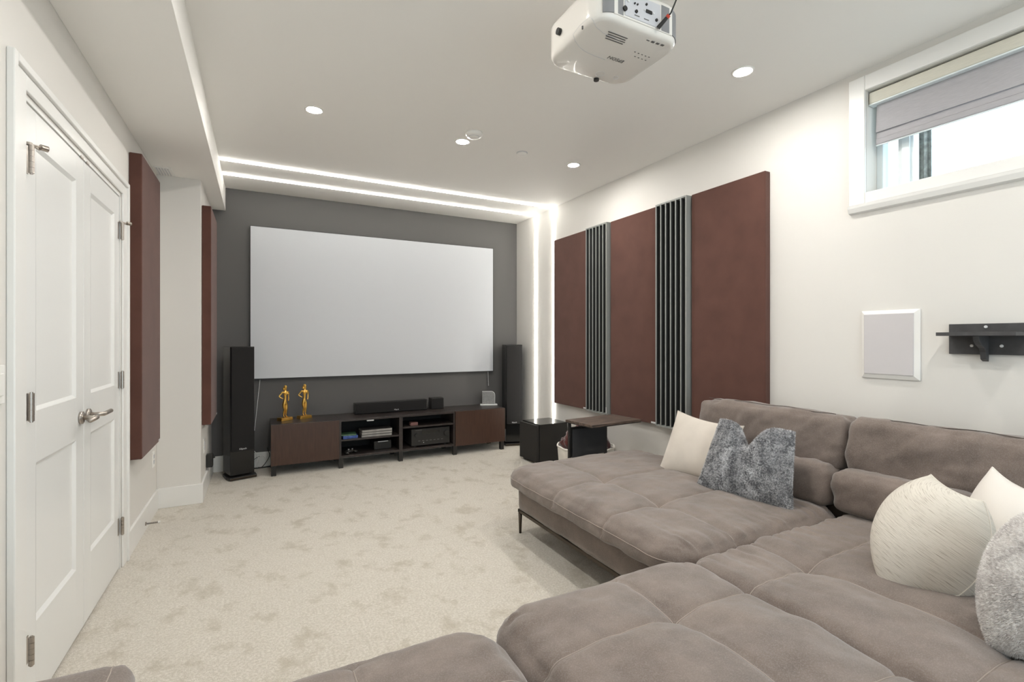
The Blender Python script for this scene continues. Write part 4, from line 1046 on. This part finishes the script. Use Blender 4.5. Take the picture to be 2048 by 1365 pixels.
# lamp cover outline
oc = [(1146, 74), (1150, 84), (1158, 94), (1170, 102), (1190, 110), (1210, 117)]
oc2 = [(1146, 74), (1160, 56), (1178, 40), (1184, 41), (1192, 56), (1206, 66), (1240, 80)]
for ol in (oc, oc2):
    q = []
    for u, v in ol:
        p_ = onz(u, v, PZ_0 - 0.008); q.append(Vector((p_.x, p_.y, underz(p_))))
    MB(pj0).tube(q, 0.0006, 6).build('cover_groove', 'portgrey', t)
# front lens and feet, focus lever at left
MB(pj0).cyl((1.27, PY1 - 0.01, 2.40), (1.27, PY1 + 0.018, 2.40), 0.038, seg=36).build('lens_ring', 'black_satin', t)
MB(pj0).cyl((1.27, PY1 + 0.010, 2.40), (1.27, PY1 + 0.0185, 2.40), 0.028, seg=36).build('lens_glass', 'black_gloss', t)
pf = onz(1197, 154, 2.327); MB(pj0).cyl((1.22, 1.592, 2.322), (1.22, 1.592, 2.345), 0.011, seg=18).build('foot', 'black_satin', t)
MB(pj0).cyl((PX0 - 0.012, 1.50, 2.40), (PX0 + 0.01, 1.50, 2.40), 0.012, seg=18).build('side_knob', 'black_satin', t)
# mount pole and plate
MB(pj0).cyl((1.16, 1.42, 2.466), (1.16, 1.42, 2.476), 0.075, seg=32).build('mount_plate', 'black_satin', t)
for a_ in range(3):
    an = a_ * 2.1 + 0.4
    MB(pj0).box((1.16, 1.41, 2.468), (1.16 + 0.12, 1.43, 2.474), an, (1.16, 1.42, 2.47)).build('mount_arm', 'black_satin', t)
MB(pj0).cyl((1.16, 1.42, 2.476), (1.16, 1.42, ZC), 0.02, seg=24).build('mount_pole', 'black_satin', t)
MB(pj0).lathe([(0, -0.02), (0.05, -0.02), (0.06, 0), (0, 0)], (1.16, 1.42, ZC), 32).build('ceiling_plate', 'black_satin', t)
# rear clip at top centre
MB(pj0).box((1.155, ry - 0.012, PZ_1 - 0.012), (1.185, ry + 0.02, PZ_1 + 0.014)).build('mount_clip', 'black_satin', t, bevel=0.004)
# cable
pa = Vector((1.232, ry - 0.008, 2.352)); pb = Vector((1.250, ry - 0.050, 2.385))
ct = thing('video_cable', pa, 'black video cable with red collar plugged into projector rear', 'cable')
MB(pa).cyl(pa, pa.lerp(pb, 0.72), 0.0075, 0.006, seg=12).build('plug', 'black_satin', ct)
MB(pa).cyl(pa.lerp(pb, 0.70), pa.lerp(pb, 0.86), 0.0072, seg=14).build('collar', 'red', ct)
cpts = [pa.lerp(pb, 0.84), pb, Vector((1.262, ry - 0.066, 2.43)), Vector((1.262, ry - 0.05, 2.52)), Vector((1.23, ry + 0.02, 2.62)), Vector((1.20, ry + 0.10, ZC))]
MB(pa).tube(cpts, 0.0028, 8).build('lead', 'black_satin', ct, True)

# ------------------------------------------------------------------ in-wall speaker, wall shelf
off = Vector((XR, 1.3135, 1.062))
t = thing('wall_speaker', off, 'white framed rectangular wall speaker above the sofa', 'speaker')
y0, y1, z0, z1 = 1.183, 1.444, 1.062, 1.418
def frame_ring(x0, x1, a, b):
    mb = MB(off); O = [(XR - 0.001, a[0], a[2]), (XR - 0.001, a[1], a[2]), (XR - 0.001, a[1], a[3]), (XR - 0.001, a[0], a[3])]
    I = [(x1, b[0], b[2]), (x1, b[1], b[2]), (x1, b[1], b[3]), (x1, b[0], b[3])]
    Oe = [(x0, p_[1], p_[2]) for p_ in O]; B = [(XR - 0.001, p_[1], p_[2]) for p_ in I]
    for k in range(4):
        j_ = (k + 1) % 4
        mb.quad(O[k], O[j_], Oe[j_], Oe[k]); mb.quad(Oe[k], Oe[j_], I[j_], I[k]); mb.quad(I[k], I[j_], B[j_], B[k])
    bmesh.ops.remove_doubles(mb.bm, verts=mb.bm.verts[:], dist=1e-5)
    return mb
frame_ring(XR - 0.008, XR - 0.018, (y0, y1, z0, z1), (y0 + 0.024, y1 - 0.018, z0 + 0.024, z1 - 0.020)).build('frame', 'white_plastic', t, bevel=0.002)
MB(off).box((XR - 0.021, y0 + 0.022, z0 + 0.022), (XR - 0.010, y1 - 0.016, z1 - 0.018)).build('grille', 'grille', t, bevel=0.004)
off = Vector((XR, 0.937, 1.20))
t = thing('wall_shelf', off, 'small black wall bracket shelf beside the wall speaker', 'shelf')
MB(off).box((XR - 0.018, 0.802, 1.199), (XR - 0.001, 1.068, 1.338)).build('back_plate', 'shelf_paint', t, bevel=0.002)
MB(off).box((XR - 0.150, 0.802, 1.283), (XR - 0.018, 1.066, 1.299)).build('shelf_board', 'shelf_paint', t, bevel=0.001)
pr = [(XR - 0.018, 1.283), (XR - 0.120, 1.283), (XR - 0.116, 1.262), (XR - 0.095, 1.244), (XR - 0.062, 1.228), (XR - 0.048, 1.210), (XR - 0.042, 1.178), (XR - 0.018, 1.168)]
MB(off).prism(pr, 1, 0.926, 0.948).build('bracket', 'shelf_paint', t, bevel=0.002)
for y, z in ((0.937, 1.323), (0.985, 1.238), (0.885, 1.238)):
    MB(off).cyl((XR - 0.0178, y, z), (XR - 0.0205, y, z), 0.0068, 0.0055, seg=16).build('screw', 'printw', t)

# ------------------------------------------------------------------ small wall fittings
def plate(name, face, loc, label, cat, toggles=0, outlet=False):
    t = thing(name, loc, label, cat, face)
    MB().box((-0.035, -0.006, -0.057), (0.035, 0.0, 0.057)).build('cover_plate', 'white_plastic', t, bevel=0.002)
    if toggles: MB().box((-0.016, -0.0105, -0.033), (0.016, -0.006, 0.033)).build('rocker', 'white_plastic', t, bevel=0.002)
    if outlet:
        for s in (-0.02, 0.02): MB().box((-0.016, -0.009, s - 0.014), (0.016, -0.006, s + 0.014)).build('receptacle', 'portgrey', t, bevel=0.002)
    return t
plate('light_switch', math.pi / 2, (XL, 1.945, 1.135), 'white light switch plate beside the door casing', 'light switch', 1)
plate('wall_outlet', math.pi / 2, (XL, 4.30, 0.40), 'white wall outlet under the acoustic panel by the doors', 'outlet', outlet=True)
plate('wall_outlet', math.pi / 2, (XC, 4.66, 0.40), 'white wall outlet on the side of the column', 'outlet', outlet=True)
ad = thing('power_adapter', (XC, 4.87, 0.225), 'black power adapter plugged in on the column side', 'power adapter')
MB().box((0, -0.035, -0.05), (0.05, 0.035, 0.06)).build('adapter_body', 'black_satin', ad, bevel=0.008)
MB().cyl((0.05, 0, 0.03), (0.062, 0, 0.035), 0.012, seg=14).build('plug_neck', 'black_satin', ad)
ds = thing('door_stop', (XL + BT, 3.95, 0.05), 'springy metal door stop on the left baseboard', 'door stop')
MB().cyl((0, 0, 0), (0.006, 0, 0), 0.012, seg=16).build('mount', 'nickel', ds)
sp = [(0.006 + 0.062 * k / 90, 0.005 * math.cos(k * 0.9), 0.005 * math.sin(k * 0.9)) for k in range(91)]
MB().tube(sp, 0.0013, 5).build('spring', 'bronze', ds, True); MB().cyl((0.068, 0, 0), (0.080, 0, 0), 0.007, seg=14).build('rubber_tip', 'white_plastic', ds)
def cable(name, pts, r, m, label):
    c = Vector(pts[0]); n = len(pts); P_ = []
    for i in range(n - 1):                       # catmull rom
        p0, p1, p2, p3 = [Vector(pts[min(max(i + k, 0), n - 1)]) for k in (-1, 0, 1, 2)]
        for s in range(8):
            u_ = s / 8
            P_.append(0.5 * ((2 * p1) + (-p0 + p2) * u_ + (2 * p0 - 5 * p1 + 4 * p2 - p3) * u_ ** 2 + (-p0 + 3 * p1 - 3 * p2 + p3) * u_ ** 3))
    P_.append(Vector(pts[-1]))
    o_ = MB(c).tube(P_, r, 7).build(name, m, None, True); o_.location = c
    return tag(o_, label, 'cable')
Yc = 5.372
def cp(u, v, y=Yc): return ony(u, v, y)
cable('white_cable', [cp(505, 900), cp(513, 908), cp(517, 920), cp(513, 930), cp(506, 936)], 0.0035, 'white_plastic', 'white cable looping out behind the left tower speaker')
cable('white_cable', [cp(508, 929), cp(516, 917), cp(523, 912), cp(529, 914), cp(531, 920)], 0.0028, 'white_plastic', 'thin white cable curling on the baseboard beside the bench')
cable('black_cable', [cp(534, 896), cp(539, 911), cp(532, 925), cp(522, 936), (0.0, 5.36, 0.012)], 0.0032, 'black_satin', 'black cable hanging down beside the media bench')
cable('black_cable', [(-0.06, 5.34, 0.008), (0.0, 5.345, 0.008), (0.05, 5.35, 0.008), (0.12, 5.36, 0.008)], 0.006, 'black_satin', 'thick black cable on the carpet behind the left tower speaker')
cable('black_cable', [cp(504, 923), cp(512, 917), cp(519, 913)], 0.0026, 'black_satin', 'short black cable poking out behind the left tower speaker')

# ------------------------------------------------------------------ sectional sofa
so = Vector((1.95, 1.30, 0))
sf = thing('sectional_sofa', so, 'large taupe suede sectional sofa with tufted seats and slim dark metal legs', 'sofa')
# seat bases
def base(x0, x1, y0, y1, z0=0.158, z1=0.300):
    cushion('seat_base', (x0, y0, z0), (x1, y1, z1), so, sf, res=0.03, r=0.015, rp=0.03, crown=0, lump=0.003, stitch=False)
base(1.50, 2.80, 1.375, 2.80); base(1.50, 2.80, 0.02, 1.365); base(0.64, 1.49, 0.30, 1.27); base(-0.20, 0.63, 0.30, 1.22)
# rails and legs
def rail(a, b): MB(so).box((min(a[0], b[0]) - 0.011, min(a[1], b[1]) - 0.011, 0.136), (max(a[0], b[0]) + 0.011, max(a[1], b[1]) + 0.011, 0.158)).build('metal_rail', 'bronze', sf, bevel=0.003)
rail((1.515, 1.40), (1.515, 2.785)); rail((1.515, 2.785), (2.78, 2.785)); rail((0.66, 1.255), (1.48, 1.255)); rail((-0.18, 1.205), (0.62, 1.205)); rail((2.78, 0.05), (2.78, 2.785)); rail((-0.18, 0.33), (1.48, 0.33)); rail((1.515, 0.05), (2.78, 0.05))
for x, y in ((1.517, 2.785), (2.77, 2.785), (1.517, 1.42), (2.77, 1.42), (2.77, 0.06), (1.53, 0.06), (0.67, 1.25), (1.47, 1.25), (0.67, 0.34), (1.47, 0.34), (-0.17, 1.20), (0.60, 1.20), (-0.17, 0.34)):
    MB(so).cyl((x, y, 0), (x, y, 0.14), 0.008, 0.013, seg=14).build('leg', 'bronze', sf, True)
# chaise
XT = 1.795
cushion('seat_cushion', (1.44, 1.366, 0.290), (2.60, 2.87, 0.432), so, sf, res=0.0115, r=0.062, rp=0.16, crown=0.026,
        xs=((XT, 1.366, 2.87),), ys=((2.27, 1.44, 2.60), (1.83, 1.44, 2.60)), tufts=((XT, 2.27, 0.016, 0.07), (XT, 1.83, 0.016, 0.07)),
        wr=((1, 1.366, 0.20, 0.009, 44, 3.0), (0, 2.60, 0.10, 0.006, 16, 3)), front_line=0.376, side_bulge=0.012, puff=0.009)
# corner seat
cushion('seat_cushion', (1.452, 0.02, 0.290), (2.60, 1.360, 0.425), so, sf, res=0.0115, r=0.062, rp=0.11, crown=0.030,
        xs=((1.80, 0.02, 1.36),), ys=((1.09, 1.452, 2.60), (0.53, 1.452, 2.60)), tufts=((1.80, 1.09, 0.018, 0.08), (1.80, 0.53, 0.018, 0.08)),
        wr=((1, 1.36, 0.20, 0.009, 40, 3.0), (0, 2.60, 0.10, 0.006, 16, 3)), side_bulge=0.008, puff=0.012)
# near seats
cushion('seat_cushion', (0.612, 0.28, 0.290), (1.447, 1.350, 0.452), so, sf, res=0.0115, r=0.070, rp=0.13, crown=0.036,
        xs=((1.08, 0.28, 1.335),), ys=((1.04, 0.612, 1.447), (0.62, 0.612, 1.447)), tufts=((1.08, 1.04, 0.020, 0.08), (1.08, 0.62, 0.018, 0.08)),
        wr=((0, 0.612, 0.13, 0.010, 20, 3.0),), side_bulge=0.010, puff=0.014)
cushion('seat_cushion', (-0.225, 0.28, 0.290), (0.606, 1.315, 0.450), so, sf, res=0.0115, r=0.070, rp=0.12, crown=0.030,
        xs=((0.21, 0.28, 1.29),), ys=((1.04, -0.225, 0.606),), tufts=((0.21, 1.04, 0.018, 0.08),),
        wr=((0, 0.606, 0.10, 0.006, 20, 3.0),), side_bulge=0.010, puff=0.012)
# armrest at the left end
cushion('armrest', (-0.60, 0.28, 0.10), (-0.222, 1.285, 0.605), so, sf, res=0.018, r=0.035, rp=0.05, crown=0.006, lump=0.004, xs=((-0.262, 0.28, 1.285),), seam_d=0.003, puff=0.0)
for x in (-0.57, -0.26):
    MB(so).cyl((x, 1.2, 0), (x, 1.2, 0.11), 0.01, 0.013, seg=12).build('leg', 'bronze', sf, True); MB(so).cyl((x, 0.33, 0), (x, 0.33, 0.11), 0.01, 0.013, seg=12).build('leg', 'bronze', sf, True)
# low back frame along the wall
cushion('back_frame', (2.63, 0.02, 0.30), (2.80, 2.34, 0.60), so, sf, res=0.03, r=0.03, rp=0.04, crown=0, lump=0.004, stitch=False)
# lumbar and back cushions
def back(name, y0, y1, x0, x1, z0, z1, ang, seedf, crown_side=0.016, lump=0.010, topline=True):
    R = Matrix.Rotation(ang, 3, 'Y')
    ob, P, N = cushion(name, (x0, y0, z0), (x1, y1, z1), so, sf, res=0.013, r=0.042, rp=0.04, crown=0.012, lump=lump, lump_f=4.3 + seedf,
            wr=((1, y1, 0.12, 0.012, 26, 4), (1, y0, 0.12, 0.012, 26, 4), (2, z1, 0.05, 0.008, 24, 4)) if False else ((1, y1, 0.10, 0.012, 26, 4), (1, y0, 0.10, 0.012, 26, 4)),
            stitch=False, side_bulge=crown_side, tilt=(((x0 + x1) / 2, 0, z0), R))
    return ob
def tiltp(p, piv, ang):
    return Matrix.Translation(piv) @ Matrix.Rotation(ang, 4, 'Y') @ Matrix.Translation(-Vector(piv)) @ Vector(p)
b1 = back('back_cushion', 1.395, 2.285, 2.575, 2.775, 0.585, 0.868, 0.10, 0.0)
b2 = back('back_cushion', 0.30, 1.362, 2.575, 2.775, 0.585, 0.868, 0.10, 0.7)
l1 = back('lumbar_cushion', 1.405, 2.285, 2.475, 2.625, 0.425, 0.632, 0.06, 0.3, 0.014, 0.008)
l2 = back('lumbar_cushion', 0.30, 1.372, 2.470, 2.625, 0.425, 0.632, 0.06, 1.1, 0.014, 0.008)
for ob, y0, y1, x0, x1, z0, z1 in ((b1, 1.395, 2.285, 2.575, 2.775, 0.585, 0.868), (b2, 0.30, 1.362, 2.575, 2.775, 0.585, 0.868)):
    piv = Vector(((x0 + x1) / 2, 0, z0)); rngy = np.linspace(y0 + 0.05, y1 - 0.05, 40)
    MB(so).tube([tiltp((x0 + 0.035 + 0.004 * math.sin(y * 31), y, z1 + 0.002 + 0.010 * (1 - abs((y - (y0 + y1) / 2) / ((y1 - y0) / 2)) ** 3) + 0.003 * math.sin(y * 23)), piv, 0.10) for y in rngy], 0.0022, 6).build('piping', 'cord', ob, True)

# ------------------------------------------------------------------ loose cushions on the sofa
V3 = lambda *p: Vector(p)
pillow('throw_pillow', [onx(1356, 822, 2.47), onx(1488, 853, 2.47), V3(2.335, 1.86, 0.445), onx(1317, 942, 2.285)], 0.13, 'cream',
       'cream fabric throw pillow behind the grey fur pillow', bow=(-0.05, -0.04, -0.02, -0.03), group='throw pillows')
pillow('throw_pillow', [onx(1441, 838, 2.40), onx(1590, 865, 2.385), onx(1585, 1027, 2.285), onx(1393, 976, 2.205)], 0.16, 'furbase',
       'grey faux fur throw pillow with a dented top edge', bow=(0.0, -0.03, -0.01, -0.03), notch=(0.48, 0.125, 0.15), fur=(130000, 0.0085, 'fur'), group='throw pillows', lump=0.008)
pillow('throw_pillow', [onx(1862, 950, 2.20), onx(1968, 1004, 2.07), onx(1918, 1192, 1.97), onx(1764, 1179, 1.90)], 0.23, 'woven',
       'cream woven throw pillow with diagonal lines at the front of the pillow pile', bow=(-0.07, 0.15, 0.04, 0.18), group='throw pillows')
pillow('throw_pillow', [onx(1985, 935, 2.38), onx(2150, 1000, 2.33), onx(2110, 1200, 2.14), onx(1905, 1110, 2.24)], 0.18, 'whitepil',
       'plain white throw pillow at the back of the pillow pile', bow=(-0.14, 0.0, 0.02, 0.05), group='throw pillows')
pillow('throw_pillow', [onx(2050, 1030, 1.95), onx(2260, 1040, 1.92), onx(2250, 1335, 1.77), onx(1982, 1300, 1.79)], 0.22, 'furbase2',
       'pale grey fluffy throw pillow at the near end of the pillow pile', bow=(0.02, 0.03, 0.04, 0.13), fur=(130000, 0.0075, 'fur2'), group='throw pillows', lump=0.01)
